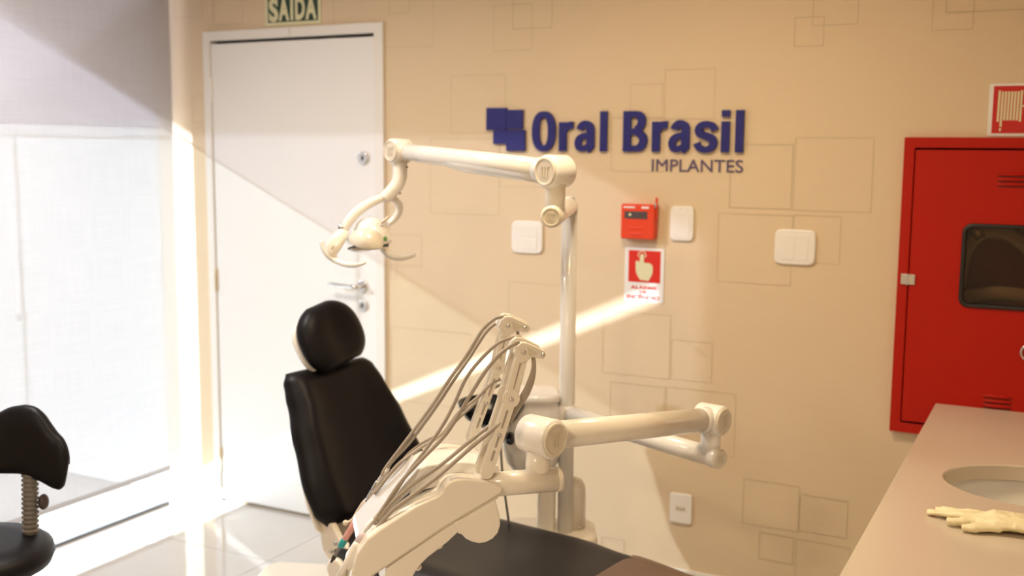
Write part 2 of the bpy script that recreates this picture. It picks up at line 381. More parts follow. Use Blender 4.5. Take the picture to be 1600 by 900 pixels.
mb = MB(); mb.tube([(0.486, -0.012, 1.056), (0.486, -0.045, 1.056), (0.474, -0.056, 1.057), (0.44, -0.058, 1.058), (0.345, -0.058, 1.063)], [0.010, 0.010, 0.010, 0.0085, 0.0085], smoothn=5); obj('lever', mb, M['chrome'], h)
mb = MB(); mb.cyl((0.12, -0.016, 2.117), (0.12, -0.024, 2.117), 0.014, bev=0.002); obj('frame_cap', mb, M['frame'], dr)

# ------------------------------------------------------------------ lettering helpers
def text_mesh(ch, bold=0.0, extrude=0.0):
    c = bpy.data.curves.new('t', 'FONT'); c.body = ch; c.offset = bold; c.extrude = extrude; c.resolution_u = 6; c.fill_mode = 'FRONT' if not extrude else 'BOTH'
    o = bpy.data.objects.new('t', c); COL.objects.link(o)
    dg = bpy.context.evaluated_depsgraph_get(); me = bpy.data.meshes.new_from_object(o.evaluated_get(dg))
    bpy.data.objects.remove(o); bpy.data.curves.remove(c); return me
def letters(ch, x0, z0, x1, z1, y, bold=0.0, thick=0.0):
    """text fitted into a box on a wall facing -y, its face thick in front of y"""
    me = text_mesh(ch, bold, 0.05 if thick else 0.0)
    bm = bmesh.new(); bm.from_mesh(me); bpy.data.meshes.remove(me)
    xs = [v.co.x for v in bm.verts]; zs = [v.co.y for v in bm.verts]; ax, bx, az_, bz = min(xs), max(xs), min(zs), max(zs)
    for v in bm.verts:
        d = (v.co.z/0.05*0.5+0.5)*thick if thick else 0
        v.co = V((x0+(v.co.x-ax)/(bx-ax)*(x1-x0), y-d, z0+(v.co.y-az_)/(bz-az_)*(z1-z0)))
    m = MB(); m.bm.free(); m.bm = bm; return m
def merge(a, b):
    me = bpy.data.meshes.new('x'); b.bm.to_mesh(me); b.bm.free(); a.bm.from_mesh(me); bpy.data.meshes.remove(me); return a
def stroke_outline(pts, hw):
    """ribbon polygon quads along 2-D points with half widths"""
    out = []; n = len(pts)
    for i in range(n):
        a, b = pts[max(i-1, 0)], pts[min(i+1, n-1)]
        tx, tz = b[0]-a[0], b[1]-a[1]; l = math.hypot(tx, tz) or 1; h = hw[i] if hasattr(hw, '__len__') else hw
        out.append(((pts[i][0]-tz/l*h, pts[i][1]+tx/l*h), (pts[i][0]+tz/l*h, pts[i][1]-tx/l*h)))
    return out
def stroke(mb, pts, hw, thick, y, closed=False):
    if closed: pts = pts + [pts[0]]
    o = stroke_outline(pts, hw)
    if closed:
        n = len(pts); a, b = pts[-2], pts[1]; tx, tz = b[0]-a[0], b[1]-a[1]; l = math.hypot(tx, tz); h = hw[0] if hasattr(hw, '__len__') else hw
        o[0] = o[-1] = ((pts[0][0]-tz/l*h, pts[0][1]+tx/l*h), (pts[0][0]+tz/l*h, pts[0][1]-tx/l*h))
    rs = [[V((p[0], y, p[1])), V((q[0], y, q[1])), V((q[0], y-thick, q[1])), V((p[0], y-thick, p[1]))] for p, q in o]
    mb.rings(rs, cap=not closed, smooth=False)
def arc(cx, cz, rx, rz, a0, a1, n=14): return [(cx+rx*math.cos(math.radians(a0+(a1-a0)*k/n)), cz+rz*math.sin(math.radians(a0+(a1-a0)*k/n))) for k in range(n+1)]

# ------------------------------------------------------------------ blue logo on the back wall
lg = thing('wall_logo', 'raised dark blue letters with four overlapping blue squares on the wallpaper', 'sign', (1.6, 0, 1.62))
for k, (a, z0, b, z1, d) in enumerate(((1.075, 1.706, 1.1625, 1.790, .012), (1.1625, 1.7095, 1.234, 1.782, .011), (1.105, 1.652, 1.1625, 1.704, .0115), (1.1625, 1.626, 1.244, 1.7055, .0125))):
    mb = MB(); mb.box((a+.0005, -d, z0), (b-.0005, -0.0008, z1)); obj('square', mb, M['blue'], lg)
T = 0.012
def stemline(x, z0, z1): return [(x, z0), (x, z1)]
# strokes drawn in a unit box and mapped to each letter's place on the wall (x0, z0, width, cap height H)
H0, HT, XH = 1.627, 1.773, 0.735
HC = HT-H0
def glyph(name, x0, wd, paths, smooth=False):
    mb = MB()
    for k, (pts, hw, cl) in enumerate(paths):
        if smooth and len(pts) > 3:
            h_ = list(hw) if hasattr(hw, '__len__') else [hw]*len(pts)
            P_, hw = spline([V((a, b, 0)) for a, b in pts], h_, 4); pts = [(p.x, p.y) for p in P_]
        stroke(mb, [(x0+px*wd, H0+pz*HC) for px, pz in pts], hw, T-.0006*k, -0.0008-.0002*k, cl)
    obj(name, mb, M['blue'], lg)
S, Sh = 0.0155, 0.0112      # half widths of upright and of thin strokes
def ring(wd, cx, cz, rx, rz, hv, hh, n=40):
    pts, hw = [], []
    for k in range(n):
        a = 2*math.pi*k/n; c, s = math.cos(a), math.sin(a)
        pts.append((cx+rx*math.copysign(abs(c)**.85, c), cz+rz*math.copysign(abs(s)**.85, s))); hw.append(hv*abs(c)+hh*(1-abs(c)))
    return pts, hw+[hw[0]], True
def tapered(pts, h0, h1):
    n = len(pts); return [h0+(h1-h0)*k/(n-1) for k in range(n)]
def G_O(x0, wd): glyph('letter', x0, wd, [ring(wd, .5, .5, .5-S/wd, .515-Sh/HC, S, Sh)])
def G_l(x0, wd): glyph('letter', x0, wd, [([(.5, 0), (.5, 1)], wd/2, False)])
def G_i(x0, wd): glyph('letter', x0, wd, [([(.5, 0), (.5, XH)], wd/2, False), ([(.5, .845), (.5, 1)], wd/2, False)])
def G_r(x0, wd): glyph('letter', x0, wd, [([(S/wd, 0), (S/wd, XH)], S, False), ([(S/wd, .40), (.42, .56), (.62, .635), (.80, .655), (1.0, .655)], [.010, .0125, .0135, .0135, .0135], False)], True)
def G_a(x0, wd):
    sx = 1-S/wd-.06
    glyph('letter', x0, wd, [
        (arc(.5, .52, sx-.5, .215-Sh/HC+.02, 172, 0, 14), [.014]*10+[.0155, .016, S, S, S], False),
        ([(sx, .52), (sx, .14), (sx+.01, .06), (sx+.06, 0.02)], [S, S, S*.95, S*.8], False),
        ([(sx, .43), (.60, .405), (.36, .37), (.20, .30), (.155, .205), (.20, .11), (.34, .07), (.52, .09), (sx, .19)], [.009, .0105, .012, .0135, .0145, .0135, .0115, .0105, .0095], False)], True)
def G_s(x0, wd):
    pts = [(.90, .52), (.80, .62), (.60, .665), (.42, .665), (.24, .62), (.165, .535), (.22, .455), (.40, .405), (.60, .365), (.79, .305), (.845, .215), (.77, .115), (.58, .065), (.40, .065), (.20, .11), (.09, .22)]
    glyph('letter', x0, wd, [(pts, [.0135, .012, .011, .011, .0125, .0145, .0145, .0135, .0135, .0145, .0145, .0125, .011, .011, .012, .0135], False)], True)
def G_B(x0, wd):
    a = S/wd; e = Sh/HC
    glyph('letter', x0, wd, [([(a, 0), (a, 1)], S, False),
        ([(a, 1-e), (.52, 1-e)]+[(.52+(.93-a-.52)*c[0], .745+(.255-e)*c[1]) for c in arc(0, 0, 1, 1, 80, -80, 10)]+[(.52, .49+e*.1), (a, .49+e*.1)], [Sh]*2+[Sh, .0135, S*.95, S, S, S, S, S, S*.95, .0135, Sh]+[Sh]*2, False),
        ([(.52, .52)]+[(.52+(1-a-.52)*c[0], .27+(.27-e)*c[1]) for c in arc(0, 0, 1, 1, 80, -80, 10)]+[(.52, e), (a, e)], [Sh]*2+[.0135, S*.95, S, S, S, S, S, S*.95, .0135, Sh, Sh]+[Sh], False)])
def wx(u): return on_plane(u, 215, (0, 0, 0), Y).x
for fn, u0_, u1_ in ((G_O, 833, 869.5), (G_r, 875, 897), (G_a, 900, 932), (G_l, 939, 950), (G_B, 975, 1013), (G_r, 1020, 1044), (G_a, 1046.5, 1081), (G_s, 1087, 1121.5), (G_i, 1128, 1141), (G_l, 1150, 1163)):
    fn(wx(u0_), wx(u1_)-wx(u0_))
mb = letters('IMPLANTES', 1.754, 1.557, 2.089, 1.601, -0.0008, 0.0, 0.003); obj('subtitle', mb, M['bluethin'], lg, label='thin violet word IMPLANTES')

# ------------------------------------------------------------------ signs
def cut(pts2, y, mb, d=0.0):                  # flat print facing the room
    mb.face([V((p[0], y, p[1])) for p in pts2])
sg = thing('exit_sign', 'green SAIDA exit sign with pale letters above the white door', 'sign', (0.138, 0, 2.146))
mb = MB(); mb.box((-0.009, -0.004, 2.146), (0.285, 0, 2.296)); obj('panel', mb, M['signcream'], sg, bevel=0.001)
mb = MB(); mb.box((0.006, -0.0048, 2.161), (0.270, -0.0038, 2.282)); obj('green_field', mb, M['signgreen'], sg)
mb = MB()
for ch, u0_, u1_, z0, z1 in (('S', .012, .062, 2.163, 2.262), ('A', .064, .120, 2.166, 2.262), ('I', .127, .142, 2.166, 2.262), ('D', .152, .203, 2.166, 2.262), ('A', .206, .264, 2.166, 2.262)):
    merge(mb, letters(ch, u0_, z0, u1_, z1, -0.0050, 0.045, 0.0006))
mb.obox((.136, -0.0054, 2.272), X*.007, Y*.0004, Z*.004)
obj('lettering', mb, M['signcream'], sg)

sa = thing('fire_alarm_sign', 'small ALARME DE INCENDIO sign with pointing hand below the red call point', 'sign', (1.735, 0, 1.077))
mb = MB(); mb.box((1.658, -0.003, 1.077), (1.811, 0, 1.277)); obj('panel', mb, M['signwhite'], sa, bevel=0.0008)
mb = MB(); mb.box((1.673, -0.0037, 1.150), (1.797, -0.0028, 1.267)); obj('red_field', mb, M['signred'], sa)
mb = MB()
def hp(u, v): return (1.673+(u-170)/(548-170)*0.124, 1.267-(v-150)/(540-150)*0.117)
palm = [(255, 290), (270, 272), (292, 285), (300, 296), (420, 300), (455, 328), (460, 380), (455, 430), (432, 480), (415, 518), (312, 512), (285, 470), (262, 425), (256, 360)]
cut([hp(*p) for p in palm], -0.0041, mb)
stroke(mb, [hp(328, 350), hp(328, 250), hp(331, 205), hp(331, 192)], [.0085, .0082, .0068, .0045], 0.0003, -0.0042)
stroke(mb, [hp(330+46*math.cos(a), 205+46*math.sin(a)) for a in [math.radians(-215+250*k/16) for k in range(17)]], 0.0016, 0.0003, -0.0043)
obj('hand_symbol', mb, M['signcream'], sa)
mb = MB()
merge(mb, letters('ALARME', 1.683, 1.124, 1.784, 1.136, -0.0030, 0.03, 0.0009)); merge(mb, letters('DE', 1.719, 1.108, 1.746, 1.119, -0.0030, 0.03, 0.0009)); merge(mb, letters('INCÊNDIO', 1.669, 1.087, 1.796, 1.105, -0.0030, 0.03, 0.0009))
obj('lettering', mb, M['signred'], sa)

sh = thing('hose_sign', 'square red fire hose sign with pale coiled hose above the red cabinet', 'sign', (2.95, 0, 1.684))
mb = MB(); mb.box((2.864, -0.003, 1.684), (3.040, 0, 1.846)); obj('panel', mb, M['signwhite'], sh, bevel=0.0008)
mb = MB(); mb.box((2.876, -0.0037, 1.693), (3.028, -0.0028, 1.839)); obj('red_field', mb, M['signred2'], sh)
mb = MB()
for k in range(8):
    x = 2.8925+0.0090*k; zt, zb = (1.822, 1.733) if k not in (0, 7) else (1.825, 1.729)
    if k == 1: zb = 1.713
    for a, b in ((zb, zt),): stroke(mb, [(x, a), (x+0.001, b)], 0.0031, 0.0004, -0.0038)
stroke(mb, [(2.9005, 1.699), (2.9008, 1.709)], [0.0020, 0.0030], 0.0004, -0.0038)
stroke(mb, [(2.956, 1.777), (2.972, 1.777)], 0.0025, 0.0004, -0.0038)
stroke(mb, arc(2.985, 1.777, 0.016, 0.030, 90, 450, 24), 0.0028, 0.0004, -0.0038)
obj('hose_symbol', mb, M['signcream'], sh)

# ------------------------------------------------------------------ call point and switch plates
cp = thing('call_point', 'red manual fire alarm call point on the wall above its sign', 'alarm', (1.718, 0, 1.31))
mb = MB(); mb.box((1.653, -0.042, 1.311), (1.783, 0, 1.438)); obj('body', mb, M['redplastic'], cp, bevel=0.006, seg=3)
mb = MB(); mb.box((1.668, -0.0435, 1.385), (1.756, -0.041, 1.412)); o = obj('display', mb, M['darkplastic'], cp, bevel=0.001)
mb = MB(); mb.cyl((1.690, -0.043, 1.400), (1.690, -0.045, 1.400), 0.005, seg=12); obj('indicator', mb, M['signcream'], o)
for z in (1.352, 1.330):
    mb = MB(); mb.obox((1.716, -0.0425, z), X*0.026, Y*0.0025, Z*0.0035); obj('rib', mb, M['redplastic'], cp, bevel=0.002)
for x, h, t in ((1.748, .014, .0035), (1.686, .022, .0025)):
    mb = MB(); mb.obox((x, -0.0425, 1.4265), X*h, Y*0.001, Z*t); obj('label_strip', mb, M['signwhite'], cp)
mb = MB(); mb.cyl((1.786, -0.030, 1.385), (1.786, -0.030, 1.463), 0.0045, bev=0.001); obj('break_hammer', mb, M['redplastic'], cp)
mb = MB(); mb.cyl((1.783, -0.036, 1.425), (1.783, -0.036, 1.445), 0.004); obj('clip', mb, M['steel'], cp)
def squircle(c, a, b, ha, hb, p=5.0, n=48):
    out = []
    for k in range(n):
        t = 2*math.pi*k/n; x, z = math.cos(t), math.sin(t)
        out.append(V(c) + a*ha*math.copysign(abs(x)**(2/p), x) + b*hb*math.copysign(abs(z)**(2/p), z))
    return out
def plate(name, label, cat, cx, cz, hw, hh, r=6.5):
    t = thing(name, label, cat, (cx, 0, cz-hh))
    mb = MB(); mb.rings([squircle((cx, -d, cz), X, Z, hw*k, hh*k, r) for k, d in ((1, 0), (1, .005), (.985, .0082), (.95, .0098), (.90, .0102))]); obj('cover', mb, M['plate'], t); return t
p1 = plate('blank_plate', 'blank white wall plate to the right of the red call point', 'wall plate', 1.875, 1.372, 0.044, 0.063)
mb = MB(); mb.prism(rrect((1.875, -0.0116, 1.368), X, Z, 0.030, 0.047, 0.006), (0, 0.002, 0)); obj('insert', mb, M['plate'], p1, bevel=0.001)
mb = MB(); mb.obox((1.870, -0.0095, 1.424), X*.004, Y*.0016, Z*.0018); obj('dimple', mb, M['cap'], p1)
p2 = plate('light_switch', 'white switch plate with two stacked rockers left of the lamp post', 'switch', 1.255, 1.296, 0.067, 0.063)
for z in (1.320, 1.272):
    mb = MB(); mb.prism(rrect((1.255, -0.0116, z), X, Z, 0.044, 0.0225, 0.004), (0, 0.003, 0)); obj('rocker', mb, M['plate'], p2, bevel=0.001)
p3 = plate('light_switch', 'squarish white switch plate with two side-by-side rockers, nearest the red cabinet', 'switch', 2.281, 1.306, 0.070, 0.061)
for x in (2.2575, 2.3045):
    mb = MB(); mb.prism(rrect((x, -0.0116, 1.305), X, Z, 0.0225, 0.043, 0.004), (0, 0.003, 0)); obj('rocker', mb, M['plate'], p3, bevel=0.001)
mb = MB(); mb.obox((2.281, -0.0098, 1.339), X*.003, Y*.0016, Z*.0015); obj('dimple', mb, M['cap'], p3)
p4 = plate('wall_socket', 'white power socket low on the wall right of the lamp post', 'socket', 1.901, 0.317, 0.043, 0.057, 12)
mb = MB(); mb.prism(rrect((1.901, -0.0112, 0.317), X, Z, 0.021, 0.011, 0.008), (0, 0.003, 0)); o = obj('outlet', mb, M['cap'], p4, bevel=0.001)
for dx in (-0.011, 0, 0.011):
    mb = MB(); mb.cyl((1.901+dx, -0.0116, 0.317-(0.002 if dx == 0 else 0)), (1.901+dx, -0.0094, 0.317-(0.002 if dx == 0 else 0)), 0.0027, seg=10); obj('pin_hole', mb, M['dark'], o)

# ------------------------------------------------------------------ fire hose cabinet
fc = thing('fire_hose_cabinet', 'red steel fire hose cabinet with dark rubber-edged window', 'cabinet', (2.945, 0, 0.71))
mb = MB()
o_, i_ = (2.622, 0.709, 3.272, 1.680), (2.655, 0.742, 3.238, 1.646)
holed(mb, lambda a, z: V((a, -0.026, z)), o_, [i_]); holed(mb, lambda a, z: V((a, 0.0, z)), o_, [i_])
for rc in (o_, i_):
    P = [(rc[0], rc[1]), (rc[2], rc[1]), (rc[2], rc[3]), (rc[0], rc[3])]
    for k in range(4):
        p, q = P[k], P[(k+1) % 4]; mb.face([V((p[0], -0.026, p[1])), V((q[0], -0.026, q[1])), V((q[0], 0, q[1])), V((p[0], 0, p[1]))])
bmesh.ops.remove_doubles(mb.bm, verts=mb.bm.verts, dist=1e-5)
obj('frame', mb, M['red'], fc, bevel=0.002)
mb = MB(); rc = (2.655, 0.742, 3.238, 1.646)
mb.face([V((rc[0], 0.15, rc[1])), V((rc[2], 0.15, rc[1])), V((rc[2], 0.15, rc[3])), V((rc[0], 0.15, rc[3]))])
P = [(rc[0], rc[1]), (rc[2], rc[1]), (rc[2], rc[3]), (rc[0], rc[3])]
for k in range(4):
    p, q = P[k], P[(k+1) % 4]; mb.face([V((p[0], -0.004, p[1])), V((q[0], -0.004, q[1])), V((q[0], 0.15, q[1])), V((p[0], 0.15, p[1]))])
obj('case', mb, M['maroon'], fc)
mb = MB(); D0 = (2.659, 0.750, 3.234, 1.640); WN = (2.822, 1.152, 3.070, 1.400)
holed(mb, lambda a, z: V((a, -0.032, z)), D0, [WN]); holed(mb, lambda a, z: V((a, -0.012, z)), D0, [WN])
for rc in (D0, WN):
    P = [(rc[0], rc[1]), (rc[2], rc[1]), (rc[2], rc[3]), (rc[0], rc[3])]
    for k in range(4):
        p, q = P[k], P[(k+1) % 4]; mb.face([V((p[0], -0.032, p[1])), V((q[0], -0.032, q[1])), V((q[0], -0.012, q[1])), V((p[0], -0.012, p[1]))])
bmesh.ops.remove_doubles(mb.bm, verts=mb.bm.verts, dist=1e-5)
cdoor = obj('door', mb, M['red'], fc, bevel=0.002)
mb = MB(); cx, cz, hw, hh = 2.946, 1.276, 0.134, 0.134
a = rrect((cx, -0.040, cz), X, Z, hw, hh, 0.030); b = rrect((cx, -0.040, cz), X, Z, hw-0.013, hh-0.013, 0.020)
mb.rings([[p+V((0, 0.020, 0)) for p in a], [p+V((0, 0.003, 0)) for p in a], [p*0.8+q*0.2 for p, q in zip(a, b)], [p*0.2+q*0.8 for p, q in zip(a, b)], [q+V((0, 0.003, 0)) for q in b], [q+V((0, 0.024, 0)) for q in b]], cap=False)
obj('gasket', mb, M['rubber'], cdoor)
mb = MB(); mb.box((cx-hw+.008, -0.026, cz-hh+.008), (cx+hw-.008, -0.023, cz+hh-.008)); obj('window_pane', mb, glass('cabinet_pane', (0.66, 0.60, 0.54), 0.03), cdoor)
def vent(x0, x1, z, n=3):
    for k in range(n):
        mb = MB(); zz = z-0.0155*k
        mb.sphere(((x0+x1)/2, -0.032, zz), (X*(x1-x0)/2, Y*0.007, Z*0.0065), 20, 8)
        l = obj('louvre', mb, M['red'], cdoor)
        mb = MB(); mb.obox(((x0+x1)/2, -0.0325, zz-0.0075), X*((x1-x0)/2-.006), Y*0.001, Z*0.0010); obj('slot', mb, M['dark'], l)
vent(2.900, 2.990, 1.566); vent(2.900, 2.990, 0.862)
mb = MB(); mb.obox((2.6435, -0.029, 1.221), X*.010, Y*.004, Z*.017); mb.cyl((2.6555, -0.035, 1.203), (2.6555, -0.035, 1.239), 0.005); mb.obox((2.668, -0.034, 1.221), X*.010, Y*.004, Z*.017); obj('hinge', mb, M['steel'], fc, bevel=0.001)
mb = MB(); mb.tube([(3.030+0.026*math.cos(t), -0.037, 1.012+0.026*math.sin(t)) for t in [2*math.pi*k/24 for k in range(25)]], 0.004); obj('pull_ring', mb, M['steel'], cdoor)
hs_ = thing('fire_hose', 'coiled canvas fire hose behind the glass of the red cabinet', 'hose', (2.98, 0.10, 0.78))
mb = MB()
mb.tube([V((x, .075, z)) for x, z in ((2.80, 1.20), (2.815, 1.31), (2.86, 1.370), (2.92, 1.378), (2.97, 1.355), (3.01, 1.318), (3.06, 1.24), (3.09, 1.10), (3.06, .96), (2.95, .90), (2.83, .95), (2.79, 1.06), (2.81, 1.150), (2.88, 1.176), (2.95, 1.181), (3.02, 1.174), (3.09, 1.15), (3.14, 1.02), (3.10, .90))], [(.014, .022)]*19, side=Y, seg=12, smoothn=6)
obj('coil', mb, M['canvas'], hs_)
mb = MB(); mb.cyl((2.835, 0.06, 1.395), (2.860, 0.07, 1.36), 0.018); obj('coupling', mb, M['brass'], hs_)

# ------------------------------------------------------------------ counter with basin
CX, CYB, CYF, CZ = 2.7625, -0.032, -3.1, 0.82
ct = thing('worktop', 'beige stone worktop along the right wall with an oval cut-out', 'worktop', (3.1, -1.5, CZ-0.04))
mb = MB(); bc = V((3.092, -0.865, 0)); rx, ry = 0.222, 0.180; N = 96
def edge_pt(a):
    c, s = math.cos(a), math.sin(a)
    k = min([((XR-0.002-bc.x)/c) if c > 1e-9 else ((CX-bc.x)/c) if c < -1e-9 else 1e9, ((CYB-bc.y)/s) if s > 1e-9 else ((-1.70-bc.y)/s) if s < -1e-9 else 1e9])
    return bc + V((c*k, s*k, 0))
angs = [2*math.pi*k/N for k in range(N)]
for cxy in ((XR-0.002, CYB), (CX, CYB), (CX, -1.70), (XR-0.002, -1.70)):
    a = math.atan2(cxy[1]-bc.y, cxy[0]-bc.x) % (2*math.pi); k = min(range(N), key=lambda q: abs(angs[q]-a)); angs[k] = a
inner = [bc + V((rx*math.cos(a), ry*math.sin(a), 0)) for a in angs]; outer = [edge_pt(a) for a in angs]
rd = [bc + V(((rx+.003)*math.cos(a), (ry+.003)*math.sin(a), 0)) for a in angs]
top = V((0, 0, CZ)); bot = V((0, 0, CZ-0.04))
mb.rings([[p+bot for p in outer], [p+top-V((0, 0, .002)) for p in outer], [p+(bc-p).normalized()*.002+top for p in outer], [p+top for p in rd], [p+top-V((0, 0, .003)) for p in inner], [p+bot for p in inner]], cap=False, smooth=False)
mb.box((CX, CYF, CZ-0.04), (XR-0.002, -1.70, CZ))
obj('slab', mb, M['counter'], ct)
bs = thing('basin', 'white oval undermount basin sunk in the beige worktop', 'sink', (bc.x, bc.y, 0.63))
mb = MB(); rs = []
for k in range(15):
    t = k/14; ph = t*math.pi/2
    rr = math.cos(ph)**0.55 if k < 14 else 0.02
    rs.append([V((bc.x+(rx+.012)*rr*math.cos(a), bc.y+(ry+.012)*rr*math.sin(a), CZ-0.041-0.135*math.sin(ph))) for a in [2*math.pi*q/64 for q in range(64)]])
mb.rings(rs, cap=False); obj('bowl', mb, M['porcelain'], bs)
mb = MB(); mb.lathe((bc.x, bc.y, CZ-0.176), Z, [(0.012, 0.002), (0.024, 0.005), (0.028, 0.001)], 24); obj('drain', mb, M['chrome'], bs)
cb = thing('base_cabinet', 'white laminate cabinet carrying the beige worktop', 'cabinet', (3.13, -1.6, 0))
mb = MB()
for lo, hi in (((CX+.03, CYF+.03, 0.0), (XR-.004, CYF+.05, CZ-.0402)), ((CX+.03, CYB-.03, 0.0), (XR-.004, CYB-.01, CZ-.0402)), ((CX+.03, CYF+.05, .02), (CX+.05, CYB-.03, CZ-.0402)), ((CX+.05, CYF+.05, .08), (XR-.004, CYB-.03, .10))): mb.box(lo, hi)
obj('carcass', mb, M['cabinet'], cb)
for k in range(5):
    y0 = CYF+.04+k*.60; mb = MB(); mb.box((CX+.012, y0+.003, .10), (CX+.0298, y0+.597, CZ-.05)); d_ = obj('door', mb, M['cabinet'], cb, bevel=.002)
    mb = MB(); mb.tube([(CX+.012, y0+.3, .70), (CX-.012, y0+.3, .70), (CX-.012, y0+.42, .70), (CX+.012, y0+.42, .70)], .005); obj('handle', mb, M['chrome'], d_)
# latex glove
gl = thing('latex_glove', 'crumpled pale yellow latex glove lying on the worktop in front of the basin', 'glove', (3.0, -1.25, CZ))
mb = MB()
g0 = CZ+0.001
def gt(pts, rad): mb.tube([V((x, y, g0+z)) for x, y, z in pts], rad, seg=12, side=(0, 0, 1), smoothn=4)
gt([(3.20, -1.235, .014), (3.10, -1.235, .017), (3.02, -1.245, .019), (2.975, -1.255, .015)], [(.013, .050), (.016, .054), (.018, .046), (.012, .030)])
gt([(2.99, -1.222, .014), (2.95, -1.215, .016), (2.915, -1.205, .011), (2.885, -1.200, .008)], [(.012, .020), (.010, .015), (.008, .012), (.006, .009)])
gt([(2.99, -1.235, .016), (2.94, -1.235, .015), (2.90, -1.228, .010), (2.868, -1.222, .008)], [(.012, .018), (.010, .014), (.007, .012), (.006, .009)])
gt([(2.985, -1.255, .013), (2.955, -1.268, .014), (2.935, -1.275, .011), (2.915, -1.278, .010)], [(.012, .016), (.011, .014), (.009, .012), (.009, .010)])
gt([(3.02, -1.275, .012), (2.99, -1.290, .012), (2.965, -1.300, .010), (2.948, -1.303, .009)], [(.011, .018), (.010, .014), (.009, .012), (.008, .010)])
gt([(3.05, -1.255, .024), (3.01, -1.25, .030), (2.985, -1.245, .020)], [(.010, .018), (.012, .014), (.008, .010)])
for v in mb.bm.verts: v.co.z = max(v.co.z, CZ+.0008)
o = obj('latex', mb, M['latex'], gl, smooth=True)
rm = o.modifiers.new('remesh', 'REMESH'); rm.mode = 'VOXEL'; rm.voxel_size = 0.0028; rm.use_smooth_shade = True
tx = bpy.data.textures.new('crumple', 'CLOUDS'); tx.noise_scale = 0.03; tx.noise_depth = 2
dm = o.modifiers.new('crumple', 'DISPLACE'); dm.texture = tx; dm.strength = 0.010; dm.mid_level = 0.55; dm.texture_coords = 'GLOBAL'

# ------------------------------------------------------------------ pad builder for upholstery
def pad(O, Sd, Wd, Nn, L, hw, tf, tb, relief=None, nS=36, nT=28, ps=5, pt=5, q=2.4, bend=0.0):
    """cushion: outline half-width hw(s), front thickness tf, back thickness tb, s in [0,1], t in [-1,1]"""
    mb = MB(); O = V(O)
    def uu(k, n): return math.sin((k/n-0.5)*math.pi)
    grid = {}
    for side in (0, 1):
        for i in range(nS+1):
            for j in range(nT+1):
                s = (uu(i, nS)+1)/2; t = uu(j, nT)
                e = max(0.0, (1-abs(2*s-1)**ps)*(1-abs(t)**pt))**(1/q)
                n = (tf*e + (relief(s, t)*e if relief else 0)) if side == 0 else -tb*e
                p = O + Sd*(s*L) + Wd*(t*hw(s)) + Nn*(n + bend*t*t)
                border = i in (0, nS) or j in (0, nT)
                if side == 1 and border: grid[(1, i, j)] = grid[(0, i, j)]
                else: grid[(side, i, j)] = mb.bm.verts.new(p)
    for side in (0, 1):
        for i in range(nS):
            for j in range(nT):
                qd = [grid[(side, i, j)], grid[(side, i+1, j)], grid[(side, i+1, j+1)], grid[(side, i, j+1)]]
                f = mb.bm.faces.new(qd if side == 0 else qd[::-1]); f.smooth = True
    return mb
def lerp_tab(tab):
    def f(s):
        for (a, va), (b, vb) in zip(tab, tab[1:]):
            if s <= b:
                t = (s-a)/(b-a); t = t*t*(3-2*t); return va+(vb-va)*t
        return tab[-1][1]
    return f

# ------------------------------------------------------------------ dental chair
A, Wc = az(98), az(8)
J = V((1.174, -0.920, 0.523))
dc = thing('dental_chair', 'black upholstered dental chair with rounded headrest and cream shell', 'dental chair', (1.45, -0.96, 0))
rec = math.radians(28)
SB = (-A*math.sin(rec) + Z*math.cos(rec)).normalized(); NBk = (A*math.cos(rec) + Z*math.sin(rec)).normalized()
OB = V((J.x, J.y, 0.475)) + A*0.01
LB = 0.50
hwB = lerp_tab([(0, .235), (.10, .265), (.25, .27), (.55, .245), (.8, .212), (.93, .198), (1.0, .178)])
def relB(s, t):
    g = math.exp(-((abs(t)-.80)/.16)**2)*.022 * (1-max(0, s-.75)*3 if s > .75 else 1)
    dish = -.018*math.exp(-(t/.55)**4)*math.exp(-((s-.35)/.40)**2)
    return g+dish
obj('backrest', pad(OB, SB, Wc, NBk, LB, hwB, .045, .028, relB, ps=9, pt=7), M['leather'], dc)
# headrest
OH = OB + SB*(LB-.020) + NBk*.052
SH = (SB + NBk*.10).normalized(); NH = Wc.cross(SH).normalized()
HT_ = math.radians(11); SH, WH = SH*math.cos(HT_) - Wc*math.sin(HT_), Wc*math.cos(HT_) + SH*math.sin(HT_); OH = OH + Wc*.026
if NH.dot(NBk) < 0: NH = -NH
hwH = lambda s: .139*max(.03, 1-abs((s-.45)/.58)**2.3)**.5
def relH(s, t): return -.014*math.exp(-(t/.45)**2)*math.exp(-((s-.45)/.35)**2)
obj('headrest', pad(OH, SH, WH, NH, .215, hwH, .050, .030, relH, ps=4, pt=4, q=2.2), M['leather'], dc)
mb = pad(OH + NH*(-.020) + SH*.02 - WH*.016, SH, WH, NH, .17, lambda s: .125*max(.05, 1-abs((s-.45)/.62)**3)**.5, .008, .030, ps=4, pt=4); obj('headrest_shell', mb, M['white'], dc)
mb = MB(); mb.tube([OB+SB*.30-NBk*.035, OB+SB*.50-NBk*.035, OH+SH*.1-NH*.035], [(.03, .006)]*3, side=Wc); obj('headrest_bar', mb, M['steel'], dc)
# cream shell behind and below the backrest
mb = pad(OB - NBk*.022 - SB*.035, SB, Wc, NBk, .38, lerp_tab([(0, .20), (.12, .258), (.3, .258), (1, .20)]), .004, .030, ps=9, pt=8); obj('back_shell', mb, M['cream'], dc)
